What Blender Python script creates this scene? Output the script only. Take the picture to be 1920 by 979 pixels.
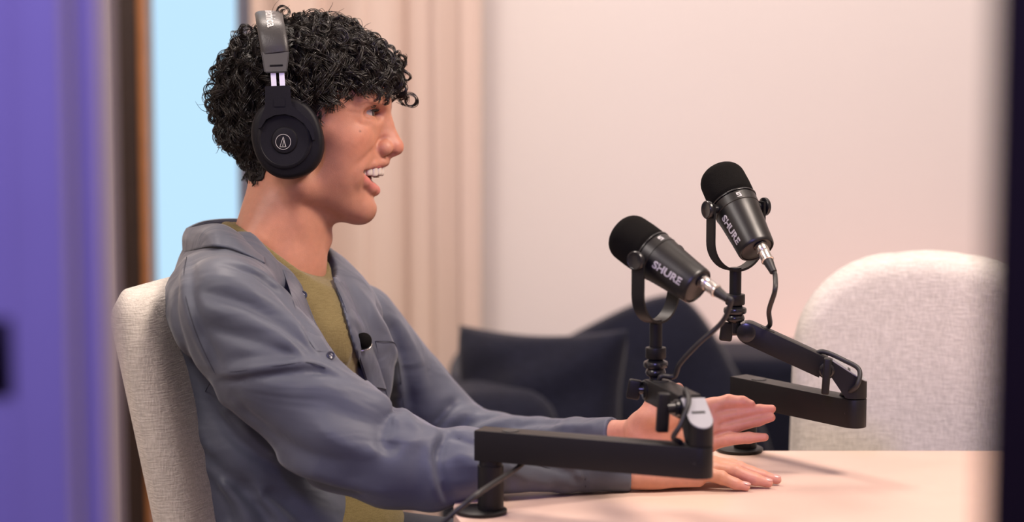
import bpy, bmesh, math, random
import numpy as np
from mathutils import Vector, Matrix, Quaternion

for o in list(bpy.data.objects):
    bpy.data.objects.remove(o)

scene = bpy.context.scene
COL = scene.collection
rng = np.random.default_rng(7)
random.seed(7)

# ------------------------------------------------------------------ camera
PITCH = math.radians(7.0)
FPX = 1920 * 85.0 / 36.0
CAM = Vector((0, 0, 1.30))
RIGHT = Vector((1, 0, 0))
FWD = Vector((0, math.cos(PITCH), -math.sin(PITCH)))
UP = Vector((0, math.sin(PITCH), math.cos(PITCH)))
cam_data = bpy.data.cameras.new('camera')
cam_data.lens = 85
cam_data.sensor_width = 36
cam_data.clip_start = 0.05
cam_data.dof.use_dof = True
cam_data.dof.focus_distance = 2.66
cam_data.dof.aperture_fstop = 2.8
cam = bpy.data.objects.new('camera', cam_data)
COL.objects.link(cam)
cam.location = CAM
cam.rotation_euler = (math.pi / 2 - PITCH, 0, 0)
scene.camera = cam

# ------------------------------------------------------------------ world, lamps, exposure
vs = scene.view_settings
vs.view_transform = 'Standard'
vs.look = 'None'
vs.gamma = 1
vs.use_curve_mapping = False
vs.exposure = 0.0

world = bpy.data.worlds.new('daylight')
scene.world = world
world.use_nodes = True
wn = world.node_tree.nodes
wn['Background'].inputs[0].default_value = (0.56, 0.80, 1.0, 1)
wn['Background'].inputs[1].default_value = 1.05


def area_light(name, loc, target, size, energy, color, size_y=None, spread=math.pi):
    l = bpy.data.lights.new(name, 'AREA')
    l.energy = energy
    l.color = color
    l.shape = 'RECTANGLE' if size_y else 'SQUARE'
    l.size = size
    if size_y:
        l.size_y = size_y
    l.spread = spread
    o = bpy.data.objects.new(name, l)
    COL.objects.link(o)
    o.location = loc
    o.rotation_euler = (Vector(target) - Vector(loc)).to_track_quat('-Z', 'Y').to_euler()
    return o


# soft ceiling panel lamps of the studio, a warm wall washer, and the purple lamp of the corridor
area_light('ceiling_lamp_front', (0.9, 2.15, 2.2), (-0.1, 2.7, 1.05), 0.45, 31, (1.0, 0.84, 0.73))
area_light('ceiling_lamp_left', (-1.0, 1.75, 2.2), (-0.35, 2.65, 0.95), 0.5, 14, (1.0, 0.90, 0.84))
area_light('ceiling_lamp_back', (-0.35, 3.45, 2.55), (-0.3, 2.75, 0.9), 0.4, 20, (1.0, 0.86, 0.77))
area_light('ceiling_lamp_wall', (0.5, 3.6, 2.6), (0.6, 4.7, 1.15), 2.4, 24, (1.0, 0.90, 0.84), size_y=0.4)
area_light('floor_lamp_wall', (0.75, 4.5, 0.40), (0.8, 4.7, 0.9), 0.6, 2.2, (1.0, 0.45, 0.32))
area_light('corridor_purple_lamp', (-0.25, 0.15, 1.9), (-0.02, 2.2, 0.95), 0.3, 21, (0.38, 0.33, 1.0))


# ------------------------------------------------------------------ coordinates
def W(px, py, d):
    """The point that stands at depth d (metres along the camera axis) and appears at a pixel."""
    return CAM + RIGHT * ((px - 960) / FPX * d) + UP * ((489.5 - py) / FPX * d) + FWD * d


def onz(px, py, z):
    r = RIGHT * ((px - 960) / FPX) + UP * ((489.5 - py) / FPX) + FWD
    return CAM + r * ((z - CAM.z) / r.z)


def ony(px, py, y):
    r = RIGHT * ((px - 960) / FPX) + UP * ((489.5 - py) / FPX) + FWD
    return CAM + r * ((y - CAM.y) / r.y)


D0 = 2.75                     # depth of the middle of the person's head
S = FPX / D0                  # body units per metre


def Q(px, py, w=0.0):
    """Body space: camera-aligned axes (x right, y away, z up), unit 1/S metre."""
    k = 1 + w / FPX
    return np.array([(px - 960) * k, w, (489.5 - py) * k])


_ax = np.array([RIGHT, FWD, UP])


def q2w(v):
    v = np.asarray(v, dtype=np.float64)
    return np.array(CAM + FWD * D0) + (v / S) @ _ax


def QV(px, py, w=0.0):
    return Vector(q2w(Q(px, py, w)))


# ------------------------------------------------------------------ scene tree
def new_obj(name, data, parent=None):
    o = bpy.data.objects.new(name, data)
    COL.objects.link(o)
    if parent is not None:
        o.parent = parent
        o.matrix_parent_inverse = parent.matrix_world.inverted()
    return o


def tag(o, label=None, cat=None, group=None, kind=None):
    if label: o['label'] = label
    if cat: o['category'] = cat
    if group: o['group'] = group
    if kind: o['kind'] = kind
    return o


def empty(name, loc, label, cat, group=None):
    o = bpy.data.objects.new(name, None)
    o.empty_display_size = 0.05
    COL.objects.link(o)
    o.location = loc
    o.matrix_world = Matrix.Translation(loc)
    return tag(o, label, cat, group)


def mesh_np(name, verts, faces, mat, parent=None, smooth=True):
    """verts (n,3), faces (m,3|4) arrays in world space -> object."""
    me = bpy.data.meshes.new(name)
    verts = np.asarray(verts, dtype=np.float32)
    faces = np.asarray(faces, dtype=np.int32)
    n, k = faces.shape
    me.vertices.add(len(verts))
    me.vertices.foreach_set('co', verts.ravel())
    me.loops.add(n * k)
    me.loops.foreach_set('vertex_index', faces.ravel())
    me.polygons.add(n)
    me.polygons.foreach_set('loop_start', np.arange(0, n * k, k, dtype=np.int32))
    me.polygons.foreach_set('loop_total', np.full(n, k, dtype=np.int32))
    me.polygons.foreach_set('use_smooth', np.full(n, smooth, dtype=bool))
    me.update(calc_edges=True)
    me.validate()
    if mat: me.materials.append(mat)
    return new_obj(name, me, parent)


def bm_obj(name, bm, mat, parent=None, smooth=True, angle=40):
    bmesh.ops.recalc_face_normals(bm, faces=bm.faces[:])
    me = bpy.data.meshes.new(name)
    bm.to_mesh(me)
    bm.free()
    for p in me.polygons:
        p.use_smooth = smooth
    if smooth and angle is not None:
        me.set_sharp_from_angle(angle=math.radians(angle))
    if mat: me.materials.append(mat)
    return new_obj(name, me, parent)


# ------------------------------------------------------------------ bmesh shapes
def bm_box(bm, size, mtx, bevel=0.0, seg=2):
    r = bmesh.ops.create_cube(bm, size=1.0)
    vs_ = r['verts']
    bmesh.ops.scale(bm, vec=size, verts=vs_)
    if bevel > 0:
        es = list({e for v in vs_ for e in v.link_edges})
        rb = bmesh.ops.bevel(bm, geom=es, offset=bevel, segments=seg, affect='EDGES', profile=0.5)
        vs_ = list({v for f in rb['faces'] for v in f.verts} | {v for v in vs_ if v.is_valid})
    bmesh.ops.transform(bm, matrix=mtx, verts=vs_)
    return vs_


def bm_lathe(bm, prof, mtx, n=40, cap=True):
    """prof: list of (r, z) revolved about local z."""
    rings = []
    for r, z in prof:
        rings.append([bm.verts.new(mtx @ Vector((r * math.cos(2 * math.pi * k / n), r * math.sin(2 * math.pi * k / n), z))) for k in range(n)])
    for a, b in zip(rings, rings[1:]):
        for k in range(n):
            bm.faces.new((a[k], a[(k + 1) % n], b[(k + 1) % n], b[k]))
    if cap:
        bm.faces.new(rings[0][::-1])
        bm.faces.new(rings[-1])


def bm_tube(bm, pts, rad, n=10, cap=True):
    """Tube along world points; rad number or list."""
    pts = [Vector(p) for p in pts]
    m = len(pts)
    rad = [rad] * m if not hasattr(rad, '__len__') else rad
    up = None
    rings = []
    for i, p in enumerate(pts):
        t = (pts[min(i + 1, m - 1)] - pts[max(i - 1, 0)]).normalized()
        if up is None:
            up = t.orthogonal().normalized()
        up = (up - t * up.dot(t)).normalized()
        b = t.cross(up)
        rings.append([bm.verts.new(p + (up * math.cos(2 * math.pi * k / n) + b * math.sin(2 * math.pi * k / n)) * rad[i]) for k in range(n)])
    for a, b in zip(rings, rings[1:]):
        for k in range(n):
            bm.faces.new((a[k], a[(k + 1) % n], b[(k + 1) % n], b[k]))
    if cap:
        bm.faces.new(rings[0][::-1])
        bm.faces.new(rings[-1])


def catmull(pts, per=8, closed=False):
    pts = [np.asarray(p, dtype=float) for p in pts]
    n = len(pts)
    out = []
    rngi = range(n if closed else n - 1)
    for i in rngi:
        if closed:
            p0, p1, p2, p3 = (pts[(i + k) % n] for k in (-1, 0, 1, 2))
        else:
            p0, p1, p2, p3 = pts[max(i - 1, 0)], pts[i], pts[i + 1], pts[min(i + 2, n - 1)]
        for j in range(per):
            t = j / per
            out.append(0.5 * ((2 * p1) + (-p0 + p2) * t + (2 * p0 - 5 * p1 + 4 * p2 - p3) * t * t + (-p0 + 3 * p1 - 3 * p2 + p3) * t ** 3))
    if not closed:
        out.append(pts[-1])
    return out


def frame(origin, z, x=None):
    """Matrix with local z along z and local x close to x."""
    z = Vector(z).normalized()
    x = Vector(x) if x is not None else z.orthogonal()
    x = (x - z * x.dot(z)).normalized()
    y = z.cross(x)
    return Matrix(((x.x, y.x, z.x, origin[0]), (x.y, y.y, z.y, origin[1]), (x.z, y.z, z.z, origin[2]), (0, 0, 0, 1)))


def bm_prism(bm, outline, depth, mtx, bevel=0.0, seg=2):
    """outline: 2D points (local xy), extruded along local z by depth (0..depth)."""
    lo = [bm.verts.new((p[0], p[1], 0)) for p in outline]
    hi = [bm.verts.new((p[0], p[1], depth)) for p in outline]
    n = len(outline)
    bm.faces.new(lo[::-1])
    bm.faces.new(hi)
    for k in range(n):
        bm.faces.new((lo[k], lo[(k + 1) % n], hi[(k + 1) % n], hi[k]))
    vv = lo + hi
    if bevel > 0:
        es = list({e for v in lo + hi for e in v.link_edges if (e.verts[0] in lo) == (e.verts[1] in lo)})
        rb = bmesh.ops.bevel(bm, geom=es, offset=bevel, segments=seg, affect='EDGES', profile=0.5)
        vv = list({v for f in rb['faces'] for v in f.verts} | {v for v in vv if v.is_valid})
    bmesh.ops.transform(bm, matrix=mtx, verts=vv)


def stadium(L, r, n=10, both=True):
    """2D stadium: from x=0 to x=L, half width r; rounded at L (and at 0)."""
    pts = []
    for k in range(n + 1):
        a = -math.pi / 2 + math.pi * k / n
        pts.append((L + r * math.cos(a), r * math.sin(a)))
    if both:
        for k in range(n + 1):
            a = math.pi / 2 + math.pi * k / n
            pts.append((r * math.cos(a), r * math.sin(a)))
    else:
        pts += [(-r, r), (-r, -r)]
    return pts


def text_mesh(name, body, size, mtx, mat, parent, extrude=0.0002, bold=0.0, xscale=1.0, align='CENTER'):
    cu = bpy.data.curves.new(name, 'FONT')
    cu.body = body
    cu.size = size
    cu.extrude = extrude
    cu.offset = bold
    cu.align_x = align
    cu.align_y = 'CENTER'
    cu.resolution_u = 4
    tmp = bpy.data.objects.new('tmp_text', cu)
    COL.objects.link(tmp)
    dg = bpy.context.evaluated_depsgraph_get()
    me = bpy.data.meshes.new_from_object(tmp.evaluated_get(dg))
    bpy.data.objects.remove(tmp)
    me.transform(mtx @ Matrix.Diagonal((xscale, 1, 1, 1)))
    me.materials.clear()
    me.materials.append(mat)
    return me


# ------------------------------------------------------------------ materials
def mat(name, color, rough=0.6, metal=0.0, spec=0.5, noise=0.0, nscale=40.0, bump=0.0, bscale=200.0,
        sheen=0.0, sss=0.0, sss_rad=(1.0, 0.35, 0.2), coat=0.0, aniso=None, emis=None):
    m = bpy.data.materials.new(name)
    m.use_nodes = True
    nt = m.node_tree
    b = nt.nodes['Principled BSDF']
    b.inputs['Base Color'].default_value = (*color, 1)
    b.inputs['Roughness'].default_value = rough
    b.inputs['Metallic'].default_value = metal
    b.inputs['Specular IOR Level'].default_value = spec
    if sheen:
        b.inputs['Sheen Weight'].default_value = sheen
        b.inputs['Sheen Roughness'].default_value = 0.4
    if coat:
        b.inputs['Coat Weight'].default_value = coat
    if sss:
        b.inputs['Subsurface Weight'].default_value = sss
        b.inputs['Subsurface Radius'].default_value = sss_rad
        b.inputs['Subsurface Scale'].default_value = 0.006
    if emis:
        b.inputs['Emission Color'].default_value = (*emis[0], 1)
        b.inputs['Emission Strength'].default_value = emis[1]
    tc = nt.nodes.new('ShaderNodeTexCoord')
    if noise:
        n = nt.nodes.new('ShaderNodeTexNoise')
        n.inputs['Scale'].default_value = nscale
        n.inputs['Detail'].default_value = 5
        nt.links.new(tc.outputs['Object'], n.inputs['Vector'])
        mx = nt.nodes.new('ShaderNodeMix')
        mx.data_type = 'RGBA'
        mx.inputs['A'].default_value = (*[c * (1 - noise) for c in color], 1)
        mx.inputs['B'].default_value = (*[min(1, c * (1 + noise)) for c in color], 1)
        nt.links.new(n.outputs['Fac'], mx.inputs['Factor'])
        nt.links.new(mx.outputs['Result'], b.inputs['Base Color'])
    if bump:
        n2 = nt.nodes.new('ShaderNodeTexNoise')
        n2.inputs['Scale'].default_value = bscale
        n2.inputs['Detail'].default_value = 4
        nt.links.new(tc.outputs['Object'], n2.inputs['Vector'])
        bp = nt.nodes.new('ShaderNodeBump')
        bp.inputs['Strength'].default_value = bump
        bp.inputs['Distance'].default_value = 0.002
        nt.links.new(n2.outputs['Fac'], bp.inputs['Height'])
        nt.links.new(bp.outputs['Normal'], b.inputs['Normal'])
    return m


def weave_mat(name, c1, c2, scale=900.0, rough=0.9, bump=0.35, sheen=0.3):
    """Woven cloth: crossed stretched noise for warp and weft."""
    m = mat(name, c1, rough, sheen=sheen, spec=0.2)
    nt = m.node_tree
    b = nt.nodes['Principled BSDF']
    tc = nt.nodes['Texture Coordinate']
    facs = []
    for st in ((1, 1, .12), (.12, .12, 1)):
        mp = nt.nodes.new('ShaderNodeMapping')
        mp.inputs['Scale'].default_value = st
        nt.links.new(tc.outputs['Object'], mp.inputs['Vector'])
        n = nt.nodes.new('ShaderNodeTexNoise')
        n.inputs['Scale'].default_value = scale
        n.inputs['Detail'].default_value = 2
        nt.links.new(mp.outputs['Vector'], n.inputs['Vector'])
        facs.append(n)
    add = nt.nodes.new('ShaderNodeMath')
    add.operation = 'ADD'
    nt.links.new(facs[0].outputs['Fac'], add.inputs[0])
    nt.links.new(facs[1].outputs['Fac'], add.inputs[1])
    mr = nt.nodes.new('ShaderNodeMapRange')
    mr.inputs['From Min'].default_value = 0.75
    mr.inputs['From Max'].default_value = 1.25
    nt.links.new(add.outputs[0], mr.inputs['Value'])
    mx = nt.nodes.new('ShaderNodeMix')
    mx.data_type = 'RGBA'
    mx.inputs['A'].default_value = (*c2, 1)
    mx.inputs['B'].default_value = (*c1, 1)
    nt.links.new(mr.outputs['Result'], mx.inputs['Factor'])
    nt.links.new(mx.outputs['Result'], b.inputs['Base Color'])
    bp = nt.nodes.new('ShaderNodeBump')
    bp.inputs['Strength'].default_value = bump
    bp.inputs['Distance'].default_value = 0.001
    nt.links.new(mr.outputs['Result'], bp.inputs['Height'])
    nt.links.new(bp.outputs['Normal'], b.inputs['Normal'])
    return m


M = {}
M['wall'] = mat('wall_paint', (0.80, 0.73, 0.68), 0.9, noise=0.02, nscale=3)
M['corridor'] = mat('corridor_paint', (0.5, 0.45, 0.5), 0.8, noise=0.02, nscale=3)
M['ceiling'] = mat('ceiling_paint', (0.75, 0.72, 0.70), 0.9, noise=0.02, nscale=3)
M['floor'] = mat('floor_carpet', (0.16, 0.13, 0.12), 0.95, noise=0.2, nscale=60)
M['jamb'] = mat('jamb_purple_light_tint', (0.36, 0.30, 0.40), 0.5, noise=0.03, nscale=20)  # lavender base colour carries part of the purple light on the pale jamb
M['dark_jamb'] = mat('dark_brown_jamb', (0.010, 0.005, 0.004), 0.7, spec=0.15, noise=0.1, nscale=20)
M['strike'] = mat('dark_bronze', (0.02, 0.012, 0.02), 0.4, metal=0.6, noise=0.1)
M['brown_wood'] = mat('brown_wood', (0.028, 0.014, 0.010), 0.5, noise=0.25, nscale=30)
M['amber_wood'] = mat('amber_wood', (0.42, 0.17, 0.06), 0.45, noise=0.2, nscale=30)
M['grey_frame'] = mat('grey_window_frame', (0.22, 0.23, 0.30), 0.5, noise=0.05)
M['curtain'] = mat('curtain_cloth', (0.70, 0.55, 0.47), 0.9, noise=0.05, nscale=150, sheen=0.2)
M['navy'] = weave_mat('navy_wool', (0.011, 0.012, 0.024), (0.005, 0.0055, 0.012), 500, 0.95, 0.3, 0.12)
M['chair'] = weave_mat('oat_weave', (0.72, 0.67, 0.61), (0.54, 0.50, 0.45), 650, 0.95, 0.5, 0.2)
M['piping'] = mat('chair_piping', (0.55, 0.50, 0.46), 0.9, noise=0.1, nscale=300)
M['table'] = mat('table_laminate', (0.62, 0.44, 0.36), 0.5, noise=0.04, nscale=25, spec=0.4)
M['table_edge'] = mat('table_edge_band', (0.60, 0.42, 0.33), 0.5, noise=0.1, nscale=40)
M['black_metal'] = mat('matte_black_metal', (0.009, 0.0085, 0.0085), 0.45, spec=0.3, noise=0.1, nscale=60, bump=0.05, bscale=1500)
M['black_gloss'] = mat('satin_black_metal', (0.010, 0.010, 0.011), 0.25, spec=0.6, noise=0.1, nscale=60)
M['mic_body'] = mat('microphone_lacquer', (0.010, 0.0095, 0.009), 0.36, spec=0.5, noise=0.08, nscale=80, bump=0.04, bscale=2500)
M['mic_plate'] = mat('rear_plate_metal', (0.07, 0.065, 0.06), 0.38, metal=0.5, noise=0.05, nscale=80)
M['foam'] = mat('windscreen_foam', (0.010, 0.009, 0.008), 1.0, spec=0.1, noise=0.4, nscale=1500, bump=1.0, bscale=1800)
M['chrome'] = mat('nickel', (0.78, 0.74, 0.70), 0.25, metal=1.0, noise=0.05, nscale=100)
M['silver_plate'] = mat('grey_alloy', (0.32, 0.32, 0.34), 0.45, metal=0.3, noise=0.05, nscale=60)
M['rubber'] = mat('cable_rubber', (0.018, 0.017, 0.017), 0.5, noise=0.1, nscale=100)
M['logo'] = mat('logo_print', (0.55, 0.53, 0.52), 0.5, noise=0.02)
# ================================================================== the room
TABLE_Z = 0.74
WALL_Y = 4.7
ROOM_X0, ROOM_X1 = -1.9, 2.6
DOOR_Y = 1.36
CEIL = 2.7


def structure(o):
    o['kind'] = 'structure'
    return o


def box_between(name, lo, hi, m, parent=None, bevel=0.0):
    bm = bmesh.new()
    lo, hi = Vector(lo), Vector(hi)
    bm_box(bm, hi - lo, Matrix.Translation((lo + hi) / 2), bevel)
    return bm_obj(name, bm, m, parent)


structure(box_between('floor', (ROOM_X0 - .1, -1.2, -0.1), (ROOM_X1 + .1, WALL_Y + .1, 0), M['floor']))
structure(box_between('ceiling', (ROOM_X0 - .1, -1.2, CEIL), (ROOM_X1 + .1, WALL_Y + .1, CEIL + .1), M['ceiling']))
structure(box_between('wall_right', (ROOM_X1, -1.2, 0), (ROOM_X1 + .1, WALL_Y + .1, CEIL), M['wall']))
structure(box_between('wall_left', (ROOM_X0 - .1, -1.2, 0), (ROOM_X0, WALL_Y + .1, CEIL), M['wall']))
structure(box_between('wall_behind_camera', (ROOM_X0, -1.2, 0), (ROOM_X1, -1.1, CEIL), M['corridor']))

# back wall with the window opening
wx0 = ony(283, 300, WALL_Y).x
wx1 = ony(452, 200, WALL_Y).x
WZ0, WZ1 = 0.12, 2.45
bm = bmesh.new()
for lo, hi in (((ROOM_X0, WALL_Y, 0), (wx0 - .06, WALL_Y + .1, CEIL)), ((wx1 + .03, WALL_Y, 0), (ROOM_X1, WALL_Y + .1, CEIL)),
               ((wx0 - .06, WALL_Y, 0), (wx1 + .03, WALL_Y + .1, WZ0)), ((wx0 - .06, WALL_Y, WZ1), (wx1 + .03, WALL_Y + .1, CEIL))):
    lo, hi = Vector(lo), Vector(hi)
    bm_box(bm, hi - lo, Matrix.Translation((lo + hi) / 2))
structure(bm_obj('wall_back', bm, M['wall'], smooth=False))

# tall window: dark wooden post on the left, amber inner lining, grey frame on the right
glass = bpy.data.materials.new('window_glass')
glass.use_nodes = True
gb = glass.node_tree.nodes['Principled BSDF']
gb.inputs['Transmission Weight'].default_value = 1.0
gb.inputs['Roughness'].default_value = 0.0
gb.inputs['IOR'].default_value = 1.01
gb.inputs['Base Color'].default_value = (0.93, 0.98, 1.0, 1)
win = empty('window_1', ((wx0 + wx1) / 2, WALL_Y, WZ0), None, None)
structure(win)
structure(box_between('pane', (wx0 - .02, WALL_Y + .06, WZ0), (wx1 + .02, WALL_Y + .066, WZ1), glass, win))
structure(box_between('window_post', (wx0 - .068, WALL_Y - .07, 0.02), (wx0 - .014, WALL_Y + .06, CEIL - .05), M['brown_wood'], win, 0.004))
structure(box_between('window_lining', (wx0 - .0135, WALL_Y - .06, 0.03), (wx0 + .002, WALL_Y + .05, CEIL - .06), M['amber_wood'], win, 0.003))
structure(box_between('window_mullion', (wx1 - .002, WALL_Y - .05, 0.03), (wx1 + .028, WALL_Y + .05, CEIL - .06), M['grey_frame'], win, 0.003))
structure(box_between('window_sill', (wx0 - .018, WALL_Y - .05, 0.04), (wx1 - .003, WALL_Y + .05, WZ0 + .01), M['brown_wood'], win, 0.003))

# curtain with soft vertical folds beside the window
cx0 = ony(476, 300, WALL_Y - .12).x
cx1 = ony(893, 400, WALL_Y - .12).x
nx, nz = 160, 14
vv = []
for i in range(nx + 1):
    t = i / nx
    for j in range(nz + 1):
        h = j / nz
        ph = 2 * math.pi * (t * 3.6 + 0.25 * math.sin(5 * t + 1))
        x = cx0 + (cx1 - cx0) * t + 0.012 * math.sin(ph * 2 + h)
        y = WALL_Y - .11 + 0.022 * math.sin(ph) + 0.010 * math.sin(2.3 * ph + 1 + .6 * h)
        vv.append((x, y, 0.03 + (CEIL - 0.06) * h))
ff = [(i * (nz + 1) + j, (i + 1) * (nz + 1) + j, (i + 1) * (nz + 1) + j + 1, i * (nz + 1) + j + 1) for i in range(nx) for j in range(nz)]
cur = mesh_np('curtain', vv, ff, M['curtain'])
sol = cur.modifiers.new('thick', 'SOLIDIFY')
sol.thickness = 0.004
tag(cur, 'pinkish beige floor-length curtain hanging in soft folds beside the window', 'curtain')

# the doorway the picture is taken through: left jamb lit purple and tinted to match that light, right jamb dark brown
jx = ony(203, 480, DOOR_Y).x
LEAF_Y = 0.95
rx = ony(1848, 480, LEAF_Y).x
dw = structure(box_between('wall_front', (ROOM_X0, DOOR_Y - .05, 0), (jx - .33, DOOR_Y + .07, CEIL), M['corridor']))
structure(box_between('wall_front_right', (rx + .305, DOOR_Y - .05, 0), (ROOM_X1, DOOR_Y + .07, CEIL), M['corridor']))
structure(box_between('wall_front_top', (jx - .33, DOOR_Y - .05, 2.2), (rx + .305, DOOR_Y + .07, CEIL), M['corridor']))
jl = empty('door_1', (jx - .1, DOOR_Y, 0), None, None)
structure(jl)
structure(box_between('jamb_board', (jx - .32, DOOR_Y - .04, 0.002), (jx - .03, DOOR_Y + .03, 2.19), M['jamb'], jl, 0.003))
structure(box_between('jamb_stop', (jx - .045, DOOR_Y - .055, 0.002), (jx - .012, DOOR_Y + .02, 2.19), M['jamb'], jl, 0.004))
structure(box_between('jamb_lip', (jx - .0125, DOOR_Y - .030, 0.002), (jx + .002, DOOR_Y + .02, 2.19), M['jamb'], jl, 0.006))
p0 = ony(-40, 597, DOOR_Y - .042)
p1 = ony(60, 738, DOOR_Y - .042)
structure(box_between('strike_plate', (p0.x, DOOR_Y - .046, p1.z), (p1.x, DOOR_Y - .039, p0.z), M['strike'], jl, 0.0015))
jr = empty('door_2', (rx + .05, LEAF_Y, 0), None, None)
structure(jr)
bm = bmesh.new()
la_, lb_ = Vector((rx + .02, LEAF_Y, 1.093)), Vector((rx + .16, DOOR_Y - .07, 1.093))
bm_box(bm, ((lb_ - la_).length, .04, 2.17), frame((la_ + lb_) / 2, (0, 0, 1), lb_ - la_), .003)
structure(bm_obj('door_leaf', bm, M['dark_jamb'], jr))
structure(box_between('dark_jamb_board', (rx + .19, DOOR_Y - .045, 0.002), (rx + .30, DOOR_Y + .03, 2.19), M['dark_jamb'], jr, 0.004))

# ================================================================== table
tR = 0.29
tcx = onz(850, 950, TABLE_Z).x + tR
yl = onz(850, 950, TABLE_Z).y
tx_end = 1.25
pts = []
for k in range(25):
    a = math.pi / 2 + math.pi * k / 24
    pts.append((tcx + tR * math.cos(a), yl + tR * math.sin(a)))
for k in range(25):
    a = -math.pi / 2 + math.pi * k / 24
    pts.append((tx_end + tR * math.cos(a), yl + tR * math.sin(a)))
tbl = empty('table', (0.6, yl, 0), 'pale pinkish wood-laminate table with a rounded end', 'table')
bm = bmesh.new()
bm_prism(bm, pts, 0.024, Matrix.Translation((0, 0, TABLE_Z - 0.024)), 0.003, 3)
bm_obj('table_top', bm, M['table'], tbl)
for sx in (tcx + .1, tx_end - .1):
    bm = bmesh.new()
    bm_lathe(bm, [(.03, 0.02), (.03, TABLE_Z - .025)], Matrix.Translation((sx, yl, 0)), 24)
    bm_obj('leg', bm, M['black_metal'], tbl)
    bm = bmesh.new()
    bm_lathe(bm, [(.21, 0.001), (.21, .012), (.20, .02)], Matrix.Translation((sx, yl, 0)), 40)
    bm_obj('foot', bm, M['black_metal'], tbl)


# ================================================================== upholstered chairs
def chair_back(outline, thick, m, curve, mtx, name, parent, n_in=14):
    """Padded shell: filled outline (local x,z), bulged over its thickness (local y) and curved."""
    cx = sum(p[0] for p in outline) / len(outline)
    cz = sum(p[1] for p in outline) / len(outline)
    rings_f, rings_b = [], []
    bm = bmesh.new()
    N = len(outline)
    for side in (1, -1):
        rings = []
        for i in range(n_in + 1):
            t = 1 - i / n_in
            rr = []
            if i == n_in:
                x, z = cx, cz
                rings.append([bm.verts.new(mtx @ Vector((x, side * thick / 2 + curve(x, z), z)))])
                break
            edge = math.sqrt(max(0.0, 1 - max(0, (t - 0.84) / 0.16) ** 2.2))
            for (ox, oz) in outline:
                x, z = cx + (ox - cx) * t, cz + (oz - cz) * t
                rr.append(bm.verts.new(mtx @ Vector((x, side * thick / 2 * edge + curve(x, z), z))))
            rings.append(rr)
        for a, b in zip(rings, rings[1:]):
            if len(b) == 1:
                for k in range(N):
                    bm.faces.new((a[k], a[(k + 1) % N], b[0]))
            else:
                for k in range(N):
                    bm.faces.new((a[k], a[(k + 1) % N], b[(k + 1) % N], b[k]))
        (rings_f if side == 1 else rings_b).append(rings[0])
    bmesh.ops.remove_doubles(bm, verts=bm.verts[:], dist=1e-5)
    return bm_obj(name, bm, m, parent, angle=None)


def round_outline(w0, w1, h, r, n=10):
    """Bottom width w0, top width w1, height h, top corner radius r; local x, z."""
    pts = []
    for k in range(8):
        pts.append((-w0 / 2 + w0 * k / 8, 0))
    for k in range(10):
        t = k / 10
        pts.append((w0 / 2 + (w1 / 2 - w0 / 2) * t, (h - r) * t))
    for k in range(n + 1):
        a = math.pi / 2 * k / n
        pts.append((w1 / 2 - r + r * math.cos(a), h - r + r * math.sin(a)))
    for k in range(1, 8):
        pts.append((w1 / 2 - r - (w1 - 2 * r) * k / 8, h + 0.004 * math.sin(math.pi * k / 8)))
    for k in range(n + 1):
        a = math.pi / 2 + math.pi / 2 * k / n
        pts.append((-w1 / 2 + r + r * math.cos(a), h - r + r * math.sin(a)))
    for k in range(10):
        t = 1 - k / 10
        if t < 1:
            pts.append((-w0 / 2 - (w1 / 2 - w0 / 2) * t, (h - r) * t))
    return pts


def make_chair(label, base, rotz, w0, w1, back_h, r, thick, lean, seat_z, curve_amt):
    """base: floor point under the seat centre; rotz: the way the sitter faces (0 = towards -y)."""
    ch = empty('upholstered_chair', base, label, 'chair', 'upholstered chairs round the table')
    R = Matrix.Translation(base) @ Matrix.Rotation(rotz, 4, 'Z')
    mb = R @ Matrix.Translation((0, 0.21, seat_z - .04)) @ Matrix.Rotation(-lean, 4, 'X')
    chair_back(round_outline(w0, w1, back_h, r), thick, M['chair'], lambda x, z: -curve_amt * (abs(x) / (w0 / 2)) ** 2, mb, 'backrest', ch)
    bm = bmesh.new()
    so = round_outline(.44, .42, .42, .08)
    bm_prism(bm, [(a, .24 - b) for a, b in so], 0.06, R @ Matrix.Translation((0, 0, seat_z - .06)), 0.02, 4)
    bm_obj('seat', bm, M['chair'], ch)
    for sx in (-1, 1):
        for sy in (-1, 1):
            bm = bmesh.new()
            bm_tube(bm, [R @ Vector((sx * .15, sy * .13, seat_z - .062)), R @ Vector((sx * .21, sy * .20, 0.004))], [.013, .009], 10)
            bm_obj('leg', bm, M['black_metal'], ch)
    return ch


# far chair on the right, standing behind the table
rc_top = W(1668, 480, 2.98)
rc = make_chair('oat-coloured woven chair standing empty behind the right side of the table',
                (rc_top.x, rc_top.y - .20, 0.0), math.radians(-14), .345, .335, rc_top.z - 0.41, .125, .055, math.radians(4), 0.45, .035)
# the chair the person sits on
NEAR = W(205, 548, 2.57)
cr = math.radians(65)
ctop = NEAR + Vector((math.cos(cr), math.sin(cr), 0)) * .205
lean = math.radians(13.5)
seat_z = 0.53
bh = (ctop.z - (seat_z - .04)) / math.cos(lean)
back_foot = Vector((ctop.x, ctop.y, 0)) - Vector((-math.sin(cr), math.cos(cr), 0)) * math.sin(lean) * bh
cbase = back_foot - Vector((-math.sin(cr), math.cos(cr), 0)) * .21
make_chair('oat-coloured woven chair under the person in the blue-grey shirt', tuple(cbase), cr, .42, .41, bh, .03, .048, lean, seat_z, .004)

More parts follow.
